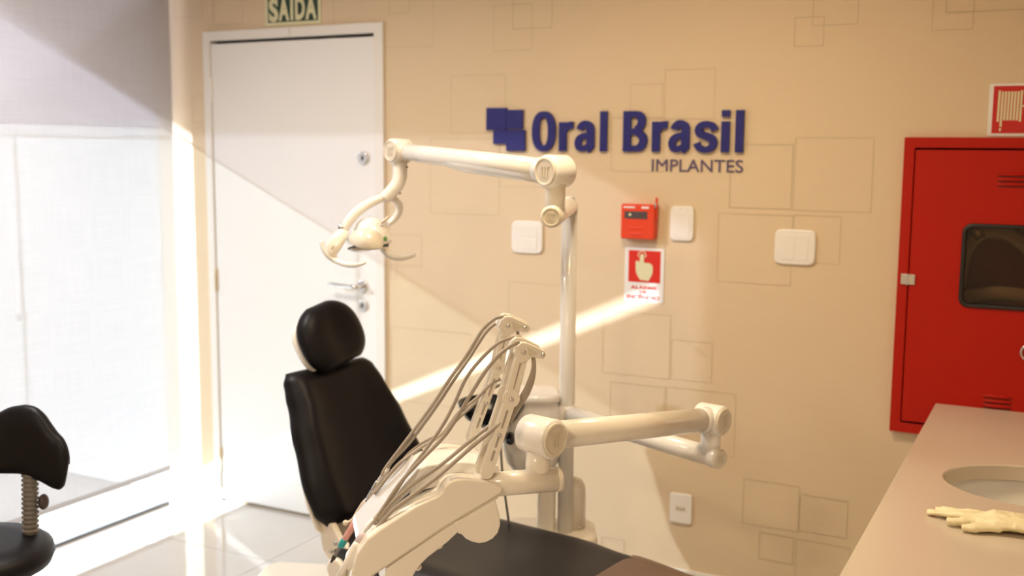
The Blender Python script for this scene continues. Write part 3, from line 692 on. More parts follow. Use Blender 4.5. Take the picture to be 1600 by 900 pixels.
# hinge bracket, left (near) side of the joint
for sgn in (-1, 1):
    hb = MB(); c = V((J.x, J.y, 0)) + Wc*(.235*sgn)
    hb.prism([c + A*a + Z*z for a, z in ((-.035, .50), (-.015, .40), (.05, .33), (.16, .30), (.20, .33), (.16, .39), (.06, .45), (.03, .49))], Wc*(-.022*sgn))
    obj('hinge_bracket', hb, M['cream'], dc, bevel=.006, seg=3)
mb = MB(); c = V((J.x, J.y, 0)) - Wc*.236 + A*.06 + Z*.36; mb.cyl(c, c-Wc*.024, .036, bev=.008); obj('hinge_knob', mb, M['cream'], dc)
mb = MB()
for a, z in ((.045, .435), (.028, .405)): c = V((J.x, J.y, 0)) - Wc*.235 + A*a + Z*z; mb.cyl(c, c-Wc*.006, .006, seg=10)
obj('bolt', mb, M['steel'], dc)
# seat
SS = (A*.9995 - Z*.012).normalized(); NS = Wc.cross(SS); NS = NS if NS.z > 0 else -NS
OS = V((J.x, J.y, .405)) - A*.02
hwS = lerp_tab([(0, .22), (.08, .245), (.32, .278), (.52, .284), (.68, .252), (.9, .208), (1.0, .17)])
def relS(s, t): return -.014*math.exp(-(t/.6)**4)*math.exp(-((s-.28)/.2)**2) + .006*math.exp(-((abs(t)-.8)/.15)**2)
obj('seat', pad(OS, SS, Wc, NS, 1.22, hwS, .035, .040, relS, nS=60, ps=16, pt=9), M['seatblack'], dc)
s0 = .675
obj('foot_cover', pad(OS + SS*(1.22*s0) + NS*.002, SS, Wc, NS, 1.22*(1-s0)+.012, lambda s: hwS(s0+(1-s0)*s)+.005, .038, .042, ps=30, pt=9, q=3.4), M['brown'], dc)
mb = MB(); mb.prism([V((J.x, J.y, 0)) + A*a + Wc*b + Z*.30 for a, b in ((0, -.18), (.85, -.16), (.85, .16), (0, .18))], Z*.062); obj('seat_frame', mb, M['cream'], dc, bevel=.012)
zc = .285
gp = [CAM + ray(u, v)*((zc-CAM.z)/ray(u, v).z) for u, v in ((414, 882), (436, 876), (545, 881), (560, 925), (380, 925))]
mb = MB(); mb.prism(gp, Z*-.09); obj('rear_cover', mb, M['cream'], dc, bevel=.012, seg=3)
c = V((J.x, J.y, 0)) + A*.42
mb = MB(); mb.prism(rrect(c+Z*.05, A, Wc, .15, .11, .05), Z*.25); obj('lift_column', mb, M['cream'], dc, bevel=.01)
mb = MB(); mb.prism(rrect(c, A, Wc, .36, .20, .08), Z*.05); obj('base_plate', mb, M['cream'], dc, bevel=.012)

# ------------------------------------------------------------------ dental unit column: pole, base box, spittoon
PX, PY = 1.700, -0.602
un = thing('dental_unit', 'cream dental unit column with tall white pole, floor box and black spittoon bowl', 'dental unit', (PX, PY, 0))
mb = MB(); mb.cyl((PX, PY, .38), (PX, PY, 1.437), .0255, seg=32); obj('pole', mb, M['white'], un)
c = at(905, 870, 3.5); c.z = 0
u_r = az(62.8); u_f = az(-27.2)
mb = MB(); mb.prism(rrect(V((PX, PY, 0)) + u_r*(-.05) + u_f*.03, u_r, u_f, .155, .11, .05), Z*.385); obj('floor_box', mb, M['cream'], un, bevel=.015, seg=3)
mb = MB(); cb_ = V((PX, PY, 0)) + u_r*.028 + u_f*.045; mb.lathe(cb_+Z*.38, Z, [(.042, 0), (.042, .12), (.040, .145), (.030, .165), (.010, .175)], 24); obj('valve_dome', mb, M['cream'], un)
mb = MB(); mb.cyl(cb_-u_f*.042+Z*.40+u_r*.02, cb_-u_f*.048+Z*.40+u_r*.02, .004, seg=10); obj('screw', mb, M['steel'], un)
cl_ = V((PX, PY, 0)) + u_r*(-.062) + u_f*.03
mb = MB(); mb.prism(rrect(cl_+Z*.38, u_r, u_f, .030, .05, .02), Z*.30); obj('column', mb, M['cream'], un, bevel=.004)
# spittoon housing
hc = at(832, 660, 3.56); 
mb = MB(); rs = []
for z, a, b in ((.56, .040, .04), (.62, .085, .075), (.68, .098, .085), (.74, .096, .085), (.80, .088, .08), (.822, .083, .076), (.826, .090, .082), (.842, .088, .080), (.852, .076, .07)):
    rs.append(rrect(V((hc.x, hc.y, z)), u_r, u_f, a, b, min(a, b)*.6))
mb.rings(rs); obj('spittoon_housing', mb, M['white'], un)
bw = at(768, 640, 3.50)
mb = MB(); mb.lathe((bw.x, bw.y, bw.z-.055), Z, [(.02, 0), (.05, .005), (.085, .03), (.105, .065), (.110, .080), (.106, .082), (.098, .068), (.078, .036), (.045, .014), (.01, .012)], 40); obj('spittoon_bowl', mb, M['blackgloss'], un)
mb = MB(); mb.tube([(bw.x, bw.y, bw.z-.05), bw*.5+V((hc.x, hc.y, bw.z))*.5-Z*.075, (hc.x, hc.y, bw.z-.07)], [.04, .045, .05], smoothn=4); obj('bowl_arm', mb, M['white'], un)
q = at(797, 685, 3.45); mb = MB(); mb.sphere(q, (u_r*.018, u_f*.05, Z*.018)); obj('suction_rest', mb, M['blackgloss'], un)
mb = MB(); mb.tube([at(u, v, d) for u, v, d in ((782, 690, 3.4), (785, 740, 3.42), (790, 780, 3.45), (797, 830, 3.5))], .004, smoothn=6); obj('cable', mb, M['bellows'], un)

# ------------------------------------------------------------------ articulated arm pieces
def emblem(parent, c, n, r):
    n = n.normalized(); s = Z.cross(n).normalized(); u = n.cross(s)
    mb = MB(); e = r*.42
    mb.obox(c+u*e*.85+s*e*.1, s*e*1.05, u*e*.13, n*.0008)
    for k in (-1, 0, 1): mb.obox(c+s*(k*e*.62)-u*e*.12, s*e*.17, u*e*.85, n*.0008)
    return obj('mark', mb, M['emblem'], parent)
def end_cap(parent, c, n, r):
    n = n.normalized(); mb = MB(); mb.lathe(c, n, [(r*.99, -.001), (r*.97, .002), (r*.90, .0035), (r*.80, .0035), (r*.78, .0018), (r*.74, .0018), (r*.02, .0022)], 40)
    o = obj('end_cap', mb, M['cap'], parent); emblem(o, c+n*.0030, n, r)
def knuckle(parent, c, n, r, ln, m='white', caps=(1,)):
    n = n.normalized(); mb = MB(); bv = r*.16
    mb.cyl(c-n*ln/2, c+n*ln/2, r, seg=48, bev=bv); o = obj('joint', mb, M[m], parent)
    for s_ in caps: end_cap(o, c+n*(ln/2*s_+.0005*s_), n*s_, r*.89)
    return o

# ------------------------------------------------------------------ operating light on its spring arm
ol = thing('operating_light', 'white dental operating light on a jointed arm from the top of the pole', 'lamp', (PX, PY, 1.437))
e0 = V((PX, PY, 1.447)); e1 = at(862, 337, 2.94); dirl = (e1-e0); dirl.z = 0; dirl.normalize()
mb = MB(); mb.tube([e0-Z*.009, e0+Z*.006, e0+dirl*.010+Z*.012, e0+dirl*.05+Z*.008, V((e1.x, e1.y, e0.z))-dirl*.02], [.0258, .0262, .0268, .027, .028], seg=24, smoothn=4); lk = obj('link_tube', mb, M['white'], ol)
e1 = V((e1.x, e1.y, e0.z+.004))
knuckle(ol, e1-dirl*.005, dirl, .030, .04, 'cream')
kc = at(868, 268, 3.0)
mb = MB(); mb.lathe(V((kc.x, kc.y, e1.z+.005)), Z, [(.0265, 0), (.028, .045), (.0285, kc.z-e1.z-.05), (.031, kc.z-e1.z-.045), (.031, kc.z-e1.z-.02)], 32); obj('swivel_post', mb, M['cream'], ol)
ke = at(624, 236, 3.50)
arm = (ke-kc); ah = V((arm.x, arm.y, 0)).normalized(); nl = V((ah.y, -ah.x, 0))
if nl.dot(fw) > 0: nl = -nl
knuckle(ol, kc, nl, .046, .082, 'white', (1,))
mb = MB(); u_ = arm.normalized(); p0 = kc+u_*.035; p1 = ke-u_*.030
mb.lathe(p0, u_, [(.036, 0), (.036, .02), (.0345, .03), (.0325, .035)], 40); obj('arm_collar', mb, M['white'], ol)
La = (p1-p0).length
mb = MB(); mb.lathe(p0, u_, [(.032, .02), (.0305, La*.45), (.0275, La*.8), (.0265, La)], 40); obj('spring_arm', mb, M['white'], ol)
mb = MB(); Lc = La*.62
sd_ = (nl - u_*nl.dot(u_)).normalized(); dn = u_.cross(sd_); dn = dn if dn.z < 0 else -dn
mb.tube([p0+u_*(.03+Lc*k/8)+dn*(.012) for k in range(9)], [(.0285, .0265)]*7+[(.027, .022), (.024, .016)], side=sd_, seg=24); obj('arm_undercover', mb, M['white'], ol)
mb = MB(); mb.lathe(p1-u_*.015, u_, [(.0285, 0), (.030, .004), (.031, .04)], 32); obj('arm_collar', mb, M['cream'], ol)
knuckle(ol, ke, nl, .040, .070, 'white', (1,))
# neck: stub, bend, fork
def L3(pts, d): return [at(u, v, d+(0 if len(p_) == 0 else p_[0])) for u, v, *p_ in pts]
mb = MB(); mb.tube(L3([(625, 250), (625, 262), (625, 275), (621, 288), (611, 300), (600, 311)], 3.50), [.024, .0235, .023, .0225, .0215, .020], seg=24, smoothn=4); neck = obj('neck', mb, M['white'], ol)
mb = MB(); mb.cyl(at(625, 253, 3.5)-Z*.0, at(625, 255.5, 3.5), .0245, seg=32); obj('neck_seam', mb, M['cap'], neck)
for u, v in ((636, 261), (625, 302)):
    mb = MB(); mb.sphere(at(u, v, 3.478), (X*.0035, Y*.0035, Z*.0035), 8, 6); obj('screw', mb, M['darkplastic'], neck)
vdir = -ray(565, 350).normalized()
mb = MB(); mb.tube(L3([(606, 308, 0), (590, 312, -.01), (570, 322, -.03), (553, 336, -.05), (541, 352, -.06), (534, 366, -.06)], 3.50), [(.012, .014), (.014, .014), (.016, .012), (.016, .010), (.015, .009), (.013, .008)], seg=14, side=(rt*.6-up*.6), smoothn=5); yk = obj('yoke', mb, M['white'], ol)
mb = MB(); mb.tube(L3([(604, 309, 0), (617, 312, .03), (624, 322, .05), (622, 334, .06), (613, 345, .06), (606, 350, .05)], 3.50), [.009, .011, .012, .012, .011, .009], seg=14, smoothn=5); obj('yoke', mb, M['white'], ol)
mb = MB(); pv = at(534, 357, 3.44); mb.sphere(pv, (rt*.013, up*.017, fw*.012)); obj('pivot', mb, M['steel'], ol)
# front bracket with oval hole and handle
mb = MB(); mb.tube(L3([(538, 360, 0), (530, 371, -.01), (523, 383, -.015), (519, 395, -.015), (522, 404, -.01)], 3.43), [(.020, .006), (.024, .007), (.024, .007), (.018, .007), (.010, .006)], seg=14, side=rt+up*.3, smoothn=4); br = obj('handle_bracket', mb, M['cream'], ol)
mb = MB(); c = at(519.5, 386, 3.407); mb.sphere(c, ((rt*.5+up).normalized()*.0075, (rt-up*.5).normalized()*.004, fw*.003), 12, 8); obj('oval_hole', mb, M['emblem'], br)
mb = MB(); mb.tube(L3([(502, 377, 0), (505, 387, 0), (512, 398, 0), (524, 407, 0), (540, 413, -.02), (556, 414, -.04), (571, 410.5, -.06)], 3.42), [(.007, .010), (.009, .011), (.010, .011), (.010, .010), (.009, .008), (.008, .007), (.004, .004)], seg=14, side=up, smoothn=4); obj('handle', mb, M['white'], ol)
mb = MB(); mb.tube(L3([(597, 390, .05), (606, 398, .06), (618, 402.5, .07), (633, 402.5, .09), (648, 398.5, .12)], 3.50), [.008, .010, .010, .009, .006], seg=14, smoothn=4); obj('handle', mb, M['white'], ol)
# lamp shell, visor and lens
ca = at(577, 362, 3.49)
mb = MB(); tilt = (up*.97 + rt*-.18).normalized(); sdx = (rt*.97+up*.18 + fw*.35).normalized(); sdy = tilt.cross(sdx).normalized()
rs = []
for k in range(13):
    ph = math.pi/2*k/12; h = .060*math.sin(ph); r_ = max(.004, math.cos(ph)**.7)
    rs.append([ca - tilt*.048 + tilt*h*1.55 + (sdx*.064*math.cos(a) + sdy*.075*math.sin(a))*r_ for a in [2*math.pi*q_/32 for q_ in range(32)]])
mb.rings(rs); shell = obj('lamp_shell', mb, M['white'], ol)
# sloping front visor
def Lp(u, v, d=3.45): return at(u, v, d)
mb = MB(); nU = 14
topc = [(543, 373, 3.43), (552, 364, 3.41), (563, 358.5, 3.40), (574, 357.5, 3.40), (585, 360, 3.41), (595, 368, 3.43), (605, 381, 3.46)]
botc = [(543, 376, 3.43), (553, 383, 3.40), (563, 387, 3.385), (573, 389.5, 3.385), (584, 390, 3.39), (595, 389.5, 3.41), (606, 387, 3.45)]
midc = [((a[0]+b[0])/2, (a[1]+b[1])/2, (a[2]+b[2])/2-.028*math.sin(math.pi*k/6)) for k, (a, b) in enumerate(zip(topc, botc))]
cols = []
for row in (topc, midc, botc):
    pts, _ = spline([at(*p) for p in row], [1]*7, 4); cols.append(pts)
rows = []
for k in range(9):
    t = k/8; a_, b_, c_ = (1-t)**2*1.0, 2*t*(1-t), t*t
    rows.append([cols[0][i]*a_+cols[1][i]*b_*1.0+cols[2][i]*c_ for i in range(len(cols[0]))])
mb.rings(rows, cap=False, closed=False); o = obj('visor', mb, M['cream'], ol); sm = o.modifiers.new('solid', 'SOLIDIFY'); sm.thickness = .006; sm.offset = 0
mb = MB(); ln_ = at(571, 386, 3.455); mb.sphere(ln_, (sdx*.052, sdy*.055, tilt*.014)); obj('lens', mb, M['lens'], ol)
mb = MB(); mb.tube([ln_+tilt*.004+sdx*.053*math.cos(a)+sdy*.056*math.sin(a) for a in [2*math.pi*k/32 for k in range(33)]], .004, seg=8); obj('lens_rim', mb, M['darkplastic'], ol)
dv = ray(602, 373).normalized()
mb = MB(); mb.sphere(at(602, 373, 3.415), (rt*.0065, up*.0085, fw*.003), 14, 8); obj('round_mark', mb, M['greenprint'], ol)
mb = MB(); mb.prism([at(u, v, 3.405) for u, v in ((597.5, 386.5), (599.5, 381.5), (608, 380.5), (607, 385.5))], dv*.006); obj('dark_label', mb, M['dark'], ol)
mb = MB(); mb.tube(L3([(596, 349, -.02), (602, 343, -.02), (608, 337, -.01)], 3.46), [.004, .004, .003], seg=8); mb.sphere(at(590, 349, 3.43), (rt*.003, up*.003, fw*.003), 8, 6); obj('toggle', mb, M['emblem'], ol)

# ------------------------------------------------------------------ delivery tray on its two arms
tr = thing('instrument_tray', 'cream dentist instrument tray with four whip arms on a jointed arm from the pole', 'dental tray', (PX, PY, .745))
l1 = at(1124, 717, 2.98); l0 = V((PX, PY, l1.z-.012)); dl = (l1-l0).normalized()
mb = MB(); mb.lathe(l0-Z*.035, Z, [(.027, 0), (.030, .004), (.030, .060), (.027, .064)], 32); obj('pole_collar', mb, M['white'], tr)
mb = MB(); mb.cyl(l0+dl*.02, l1, .0275, seg=40); obj('lower_arm', mb, M['white'], tr)
knuckle(tr, l1-dl*.012, dl, .0285, .03, 'cream')
kr = at(1114, 657, 2.98)
mb = MB(); pz = l1-dl*.035; mb.cyl((pz.x, pz.y, l1.z), (pz.x, pz.y, kr.z-.02), .027, seg=32); obj('swivel_post', mb, M['white'], tr)
kr = V((pz.x, pz.y, kr.z)); kl = at(845, 682, 2.48)
arm = kr-kl; ah = V((arm.x, arm.y, 0)).normalized(); nd = V((ah.y, -ah.x, 0)); nd = nd if nd.dot(fw) < 0 else -nd
knuckle(tr, kl, nd, .046, .088, 'white', (1,)); knuckle(tr, kr, nd, .042, .080, 'white', (1,))
u_ = arm.normalized(); p0 = kl+u_*.030; p1 = kr-u_*.028; La = (p1-p0).length
mb = MB(); mb.lathe(p0, u_, [(.037, 0), (.037, .022), (.0355, .026)], 40); obj('arm_collar', mb, M['white'], tr)
mb = MB(); mb.lathe(p0, u_, [(.0325, .02), (.0325, La)], 48); obj('spring_arm', mb, M['cream'], tr)
mb = MB(); mb.lathe(p1-u_*.03, u_, [(.0335, 0), (.0355, .003), (.036, .05)], 40); obj('arm_collar', mb, M['white'], tr)
# slot and bolts under the near joint
post_b = at(839, 752, 2.48)
mb = MB(); mb.lathe(V((kl.x, kl.y, post_b.z)) - rt*.006 - fw*.012, Z, [(.003, -.006), (.015, -.003), (.024, .005), (.0285, .016), (.0290, .03), (.0270, kl.z-post_b.z-.03)], 32); obj('swivel_post', mb, M['cream'], tr)
mb = MB(); mb.lathe(V((kl.x, kl.y, kl.z-.050)) - rt*.006, Z, [(.0272, 0), (.0272, .003)], 32); obj('seam', mb, M['dark'], tr)
TL, TW = az(50.8), az(-39.2)                 # along the tray's tube, and across the tray away from the lens
tc_ = at(868, 749, 2.48); tb0 = at(776, 751, 2.44)
td = (tc_-tb0); td.z = 0; td.normalize()
tb0 = V((tb0.x, tb0.y, tc_.z)) - td*.05
mb = MB(); mb.cyl(tb0, tc_, .0275, seg=40); obj('tray_tube', mb, M['cream'], tr)
mb = MB(); mb.cyl(tc_, tc_+td*.012, .0285, seg=40, bev=.003); obj('end_cap', mb, M['cap'], tr)
Q0 = at(781, 760, 2.40)
def PT(u, v, w=0.0): return on_plane(u, v, Q0 + TW*w, TW)
K = lambda x, y: (420+x/3.6, 650+y/3.6)
upper = [K(*p) for p in ((465, 900), (478, 840), (500, 775), (555, 695), (625, 640), (700, 590), (830, 508), (960, 448), (978, 425), (990, 398), (1020, 370), (1060, 358), (1120, 355), (1200, 365), (1285, 383), (1318, 405), (1308, 437), (1000, 620), (600, 890), (480, 970), (455, 960))]
up3 = [PT(u, v) for u, v in upper]
def shift(pts, dz): return [p + Z*dz for p in pts]
WT = .30
mb = MB(); mb.prism(up3, TW*.045); obj('near_rail', mb, M['cream'], tr, bevel=.011, seg=5)
mb = MB(); far3 = [PT(u, v)+TW*(WT-.045) for u, v in [K(*p) for p in ((660, 640), (672, 612), (700, 590))]+upper[6:17]+[K(1000, 620), K(760, 775), K(680, 700)]]; mb.prism(far3, TW*.045); obj('far_rail', mb, M['cream'], tr, bevel=.007, seg=4)
nd_top = 16
deck = [p - Z*(.014 if k < 16 else 0) for k, p in enumerate(up3)]
mb = MB(); deck = [p - Z*(.014 if k < 13 else 0) for k, p in enumerate([PT(u, v) for u, v in [K(*p) for p in ((590, 720), (625, 650), (700, 590))]+upper[6:17]+[K(1000, 620), K(700, 820)]])]; mb.prism([p+TW*.046 for p in deck], TW*(WT-.092)); obj('deck', mb, M['white'], tr, bevel=.004, seg=2)
# stepped ridges beside the rails
for w0, dz in ((.050, -.004), (.068, -.008), (WT-.066, -.004), (WT-.084, -.008)):
    ridge = [PT(u, v) for u, v in [K(*p) for p in ((930, 470), (968, 440), (985, 405), (1018, 376), (1060, 362), (1200, 368), (1280, 388), (1280, 430), (1000, 520))]]
    mb = MB(); mb.prism([p+TW*w0+Z*dz for p in ridge], TW*.012); obj('ridge', mb, M['cream'], tr, bevel=.003)
# lower shell
lower = [K(*p) for p in ((1306, 440), (1292, 470), (1250, 505), (1140, 570), (1075, 650), (1060, 668), (1010, 715), (960, 755), (900, 800), (850, 850), (815, 905), (760, 990), (640, 990), (660, 860), (1000, 622))]
mb = MB(); mb.prism([PT(u, v)+TW*.006 for u, v in lower], TW*(WT-.012)); obj('lower_shell', mb, M['cream'], tr, bevel=.008, seg=3)
seamp = [K(*p) for p in ((1306, 438), (1000, 619), (600, 888), (480, 968))]
mb = MB(); mb.tube([PT(u, v)+TW*.0035 for u, v in seamp], .0016, seg=6); obj('seam', mb, M['cap'], tr)
lobe = [K(*p) for p in ((1040, 600), (1140, 560), (1255, 490), (1278, 478), (1290, 520), (1303, 575), (1304, 620), (1290, 662), (1262, 694), (1225, 714), (1185, 720), (1145, 712), (1110, 694), (1085, 668), (1068, 668))]
mb = MB(); mb.prism([PT(u, v)+TW*.003 for u, v in lobe], TW*.10); obj('handle_lobe', mb, M['cream'], tr, bevel=.008, seg=4)
for x, y in ((965, 755), (845, 878)):
    mb = MB(); u, v = K(x, y); mb.sphere(PT(u, v)+TW*.03, (TL*.010, TW*.012, Z*.008)); obj('foot', mb, M['cream'], tr)
# raised tablet and glossy keypad between the rails
def PTs(lst, w): return [PT(u, v, w) for u, v in lst]
tab_n = [(781, 744), (779, 727), (722, 722), (668, 727), (655, 733), (640, 752), (640, 775), (665, 765)]
mb = MB(); mb.prism(PTs(tab_n, .095), TW*.125); obj('tablet', mb, M['white'], tr, bevel=.004, seg=3)
key_n = [(655, 731), (640, 748), (560, 834), (556, 846), (640, 770)]
mb = MB(); mb.prism(PTs(key_n, .090), TW*.135); kp = obj('keypad', mb, M['film'], tr, bevel=.004, seg=3)
mb = MB()
for k in range(5):
    a = PT(640-14*k, 751+15*k, .15); n_ = (Z*.8-TL*.6); mb.obox(a+n_*.004, TL*.0, TW*.0, Z*.0) if False else mb.sphere(a+Z*.002, (TL*.006+Z*-.006*0, TW*.009, Z*.004), 10, 6)
obj('key', mb, M['blueprint'], kp)
# front instrument holders
for k, w0 in enumerate((.030, .075)):
    mb = MB(); pts = [K(*p) for p in ((440, 905), (452, 860), (500, 790), (560, 700), (600, 655), (622, 672), (600, 720), (560, 752), (520, 800), (495, 860), (480, 910))]
    mb.prism([PT(u, v)+TW*w0+Z*.003 for u, v in pts], TW*.022); obj('instrument_holder', mb, M['white'], tr, bevel=.004, seg=2)
# whip arms
def pill(mb, a, b, ra, rb, w0, th, n=10):
    """rounded bar between two points of the near plane, pushed back by w0"""
    d = (b-a).normalized(); s = d.cross(TW).normalized(); pts = []
    for k in range(n+1):
        t = math.pi*k/n - math.pi/2; pts.append(b + d*rb*math.cos(t) + s*rb*math.sin(t))
    for k in range(n+1):
        t = math.pi*k/n + math.pi/2; pts.append(a + d*ra*math.cos(t) + s*ra*math.sin(t))
    mb.prism([p+TW*w0 for p in pts], TW*th)
def whip(w0, px):
    base, p1_, p2_, bk, *_b = [PT(u, v, w0)-TW*w0 for u, v in px]
    hd = {k: v for k, v in zip(('dx', 'dy'), (px[2][0]-818, px[2][1]-550))}
    s_ = TW*w0
    mb = MB()
    for dw in (0, .011): pill(mb, base, p1_, .0140 if w0 < .1 else .0095, .0128 if w0 < .1 else .0095, w0+dw, .006)
    o = obj('whip_lower_arm', mb, M['cream'], tr, bevel=.0015)
    for t0, t1 in ((.18, .30), (.36, .50), (.62, .84)):
        mb = MB(); pill(mb, base.lerp(p1_, t0), base.lerp(p1_, t1), .0020, .0026, w0-.0006, .001); obj('slot', mb, M['hose'], o)
    mb = MB(); q_ = 1.0 if w0 < .1 else .84; pill(mb, p1_, p2_, .0165*q_, .0150*q_, w0+.0065, .0045); pill(mb, p1_, p1_+(p2_-p1_)*.02, .0200*q_, .0200*q_, w0-.0015, .004); pill(mb, p1_, p2_, .0140*q_, .0135*q_, w0+.0012, .005)
    o = obj('whip_upper_arm', mb, M['cream'], tr, bevel=.0015)
    mb = MB(); pill(mb, p1_.lerp(p2_, .22), p1_.lerp(p2_, .78), .0011, .0018, w0+.0004, .001); obj('slot', mb, M['hose'], o)
    beak = [PT(u+hd['dx'], v+hd['dy'], w0)-TW*w0 for u, v in ((803, 552), (807, 541), (815, 535), (824, 536), (838, 542), (850, 548), (853, 555), (849, 561), (842, 560), (832, 558), (824, 564), (812, 568))]
    mb = MB(); mb.prism([p+TW*(w0-.002) for p in beak], TW*.020); o = obj('whip_head', mb, M['cream'], tr, bevel=.002)
    inn = [PT(u+hd['dx'], v+hd['dy'], w0)-TW*w0 for u, v in ((824, 543), (832, 546.5), (842, 552), (834, 555), (827, 557), (825, 551))]
    mb = MB(); mb.prism([p+TW*(w0-.0026) for p in inn], TW*.001); obj('recess', mb, M['emblem'], o)
    for pt, r_ in ((p1_, .0052), (p2_, .0052), (bk, .0050), (base.lerp(p1_, .52), .0046)):
        mb = MB(); mb.lathe(pt+TW*(w0-.002), -TW, [(r_, -.002), (r_, .001), (r_*.7, .0032), (r_*.2, .004)], 16); obj('screw', mb, M['steel'], o)
FRONT = ((761, 740), (798.5, 624), (818, 550), (848, 554)); REAR = ((738, 688), (779, 575), (793.5, 509), (820, 512))
for w0, px in ((.016, FRONT), (.044, [(u-8, v-8) for u, v in FRONT]), (.222, REAR), (.246, [(u-3, v-4) for u, v in REAR])): whip(w0, px)
# hoses
def hose(name, lst, r=.0042, parent=tr):
    mb = MB(); mb.tube([PT(u, v, w) for u, v, w in lst], r, seg=12, smoothn=8); return obj(name, mb, M['hose'], parent)
C5 = lambda x, y: (600+x/3.6, 470+y/3.6)
hose('hose', [(*C5(760, 228), .024), (*C5(700, 262), .024), (*C5(640, 312), .024), (*C5(560, 412), .03), (*C5(480, 540), .04), (*C5(420, 640), .05), (*C5(340, 760), .055), (*C5(200, 905), .06), (625, 755, .06), (598, 795, .055), (572, 835, .05)], .0044)
hose('hose', [(*C5(770, 205), .06), (*C5(735, 203), .06), (*C5(640, 240), .062), (*C5(540, 335), .07), (*C5(460, 440), .08), (*C5(390, 590), .085), (*C5(330, 700), .085), (*C5(240, 830), .085), (640, 735, .08), (604, 790, .075), (590, 805, .07)], .0040)
hose('hose', [(*C5(690, 92), .232), (*C5(655, 90), .232), (*C5(610, 110), .235), (*C5(550, 170), .24), (*C5(470, 300), .245), (*C5(370, 440), .25), (*C5(270, 590), .255), (*C5(130, 780), .258), (*C5(10, 940), .258), (597, 744, .255)], .0044)
hose('hose', [(*C5(690, 108), .266), (*C5(660, 112), .266), (*C5(610, 140), .268), (*C5(560, 195), .27), (*C5(480, 320), .27), (*C5(390, 450), .265), (*C5(290, 600), .262), (*C5(150, 790), .260), (*C5(40, 910), .258), (602, 740, .257)], .0042)
hose('hose', [(*C5(655, 440), .225), (*C5(600, 470), .225), (*C5(520, 550), .225), (*C5(420, 630), .225), (*C5(330, 745), .22), (*C5(200, 830), .215), (640, 712, .21), (618, 730, .205), (585, 772, .2)], .0042)
hose('hose', [(*C5(660, 470), .262), (*C5(600, 500), .262), (*C5(520, 570), .262), (*C5(430, 650), .262), (*C5(340, 735), .26), (*C5(220, 800), .255), (*C5(130, 870), .25), (610, 748, .245), (585, 782, .24)], .0040)
hose('hose', [(790, 650, .024), (778, 664, .02), (735, 700, .02), (687, 742, .02), (650, 770, .022), (615, 796, .025), (592, 822, .03), (580, 843, .035)], .0046)
hose('hose', [(788, 642, .06), (772, 659, .058), (730, 693, .055), (687, 728, .052), (645, 757, .05), (612, 786, .05), (592, 812, .05)], .0042)
def broad(lst, r): 
    mb = MB(); mb.tube([PT(u, v, w) for u, v, w in lst], [(a, .003) for a in r], seg=12, side=TL, smoothn=8); return obj('hose', mb, M['hose'], tr)
broad([(833, 556, .024), (834, 575, .024), (829, 597, .024), (820, 617, .026), (806, 640, .03), (795, 660, .034)], [.0045, .0055, .0085, .0095, .008, .006])
broad([(808, 510, .235), (809, 525, .235), (806, 550, .235), (797, 580, .235), (788, 610, .235)], [.0035, .004, .005, .006, .005])
# hook holding the first handpiece
mb = MB(); mb.tube([PT(u, v, .275) for u, v in ((592, 776), (578, 777), (568, 784), (560, 796), (550, 812), (541, 817))], .0032, seg=10, smoothn=5); mb.sphere(PT(540, 817, .275), (X*.007, Y*.007, Z*.007), 14, 8); obj('holder_hook', mb, M['cap'], tr)

# ------------------------------------------------------------------ handpieces
def along(a, b, prof, seg=20):
    d = b-a; L_ = d.length; mb = MB(); mb.lathe(a, d, [(r, h*L_) for r, h in prof], seg); return mb
h1 = thing('handpiece', 'pink and lilac dental handpiece with teal ring hanging at the tray front', 'dental handpiece', PT(540, 835, .26))
ha, hz = PT(606, 731, .258), PT(517, 879, .275)
obj('hose_sleeve', along(ha, ha.lerp(hz, .16), [(.0060, 0), (.0068, .3), (.0075, 1)]), M['film'], h1)
mb = along(ha.lerp(hz, .15), ha.lerp(hz, .36), [(.0088, 0), (.0092, .05), (.0092, .38), (.0082, .40), (.0082, .48), (.0088, .50), (.0088, .58), (.0080, .60), (.0080, .68), (.0086, .7), (.0086, .78), (.0078, .8), (.0076, 1)]); obj('coupling', mb, M['steel'], h1)
obj('grip', along(ha.lerp(hz, .34), ha.lerp(hz, .60), [(.0070, 0), (.0078, .1), (.0075, .6), (.0072, 1)]), M['lilac'], h1)
obj('body', along(ha.lerp(hz, .56), ha.lerp(hz, .765), [(.0076, 0), (.0084, .15), (.0080, .7), (.0074, 1)]), M['pink'], h1)
obj('ring', along(ha.lerp(hz, .755), ha.lerp(hz, .835), [(.0078, 0), (.0086, .12), (.0082, .88), (.0070, 1)]), M['teal'], h1)
obj('nose', along(ha.lerp(hz, .83), ha.lerp(hz, .94), [(.0052, 0), (.0042, .7), (.0040, 1)]), M['bellows'], h1)
obj('tip', along(ha.lerp(hz, .93), hz, [(.0050, 0), (.0052, .3), (.0035, .6), (.0022, 1)]), M['dark'], h1)
h2 = thing('handpiece', 'white plastic syringe handpiece resting in the front tray holder', 'dental handpiece', PT(548, 868, .045))
ha, hz = PT(568, 832, .05), PT(528, 905, .03)
obj('hose_sleeve', along(ha, ha.lerp(hz, .25), [(.0070, 0), (.0085, .3), (.0088, 1)]), M['lilac'], h2)
obj('body', along(ha.lerp(hz, .22), hz, [(.0092, 0), (.0098, .1), (.0080, .5), (.0062, 1)]), M['white'], h2)
h3 = thing('handpiece', 'dark ribbed steel handpiece coupling lying in the middle of the tray', 'dental handpiece', PT(592, 818, .07))
ha, hz = PT(600, 796, .07), PT(586, 828, .07); pr = []
for k in range(9): pr += [(.0058, k/9), (.0058, k/9+.06), (.0044, k/9+.07)]
obj('body', along(ha, hz, pr), M['steel'], h3)
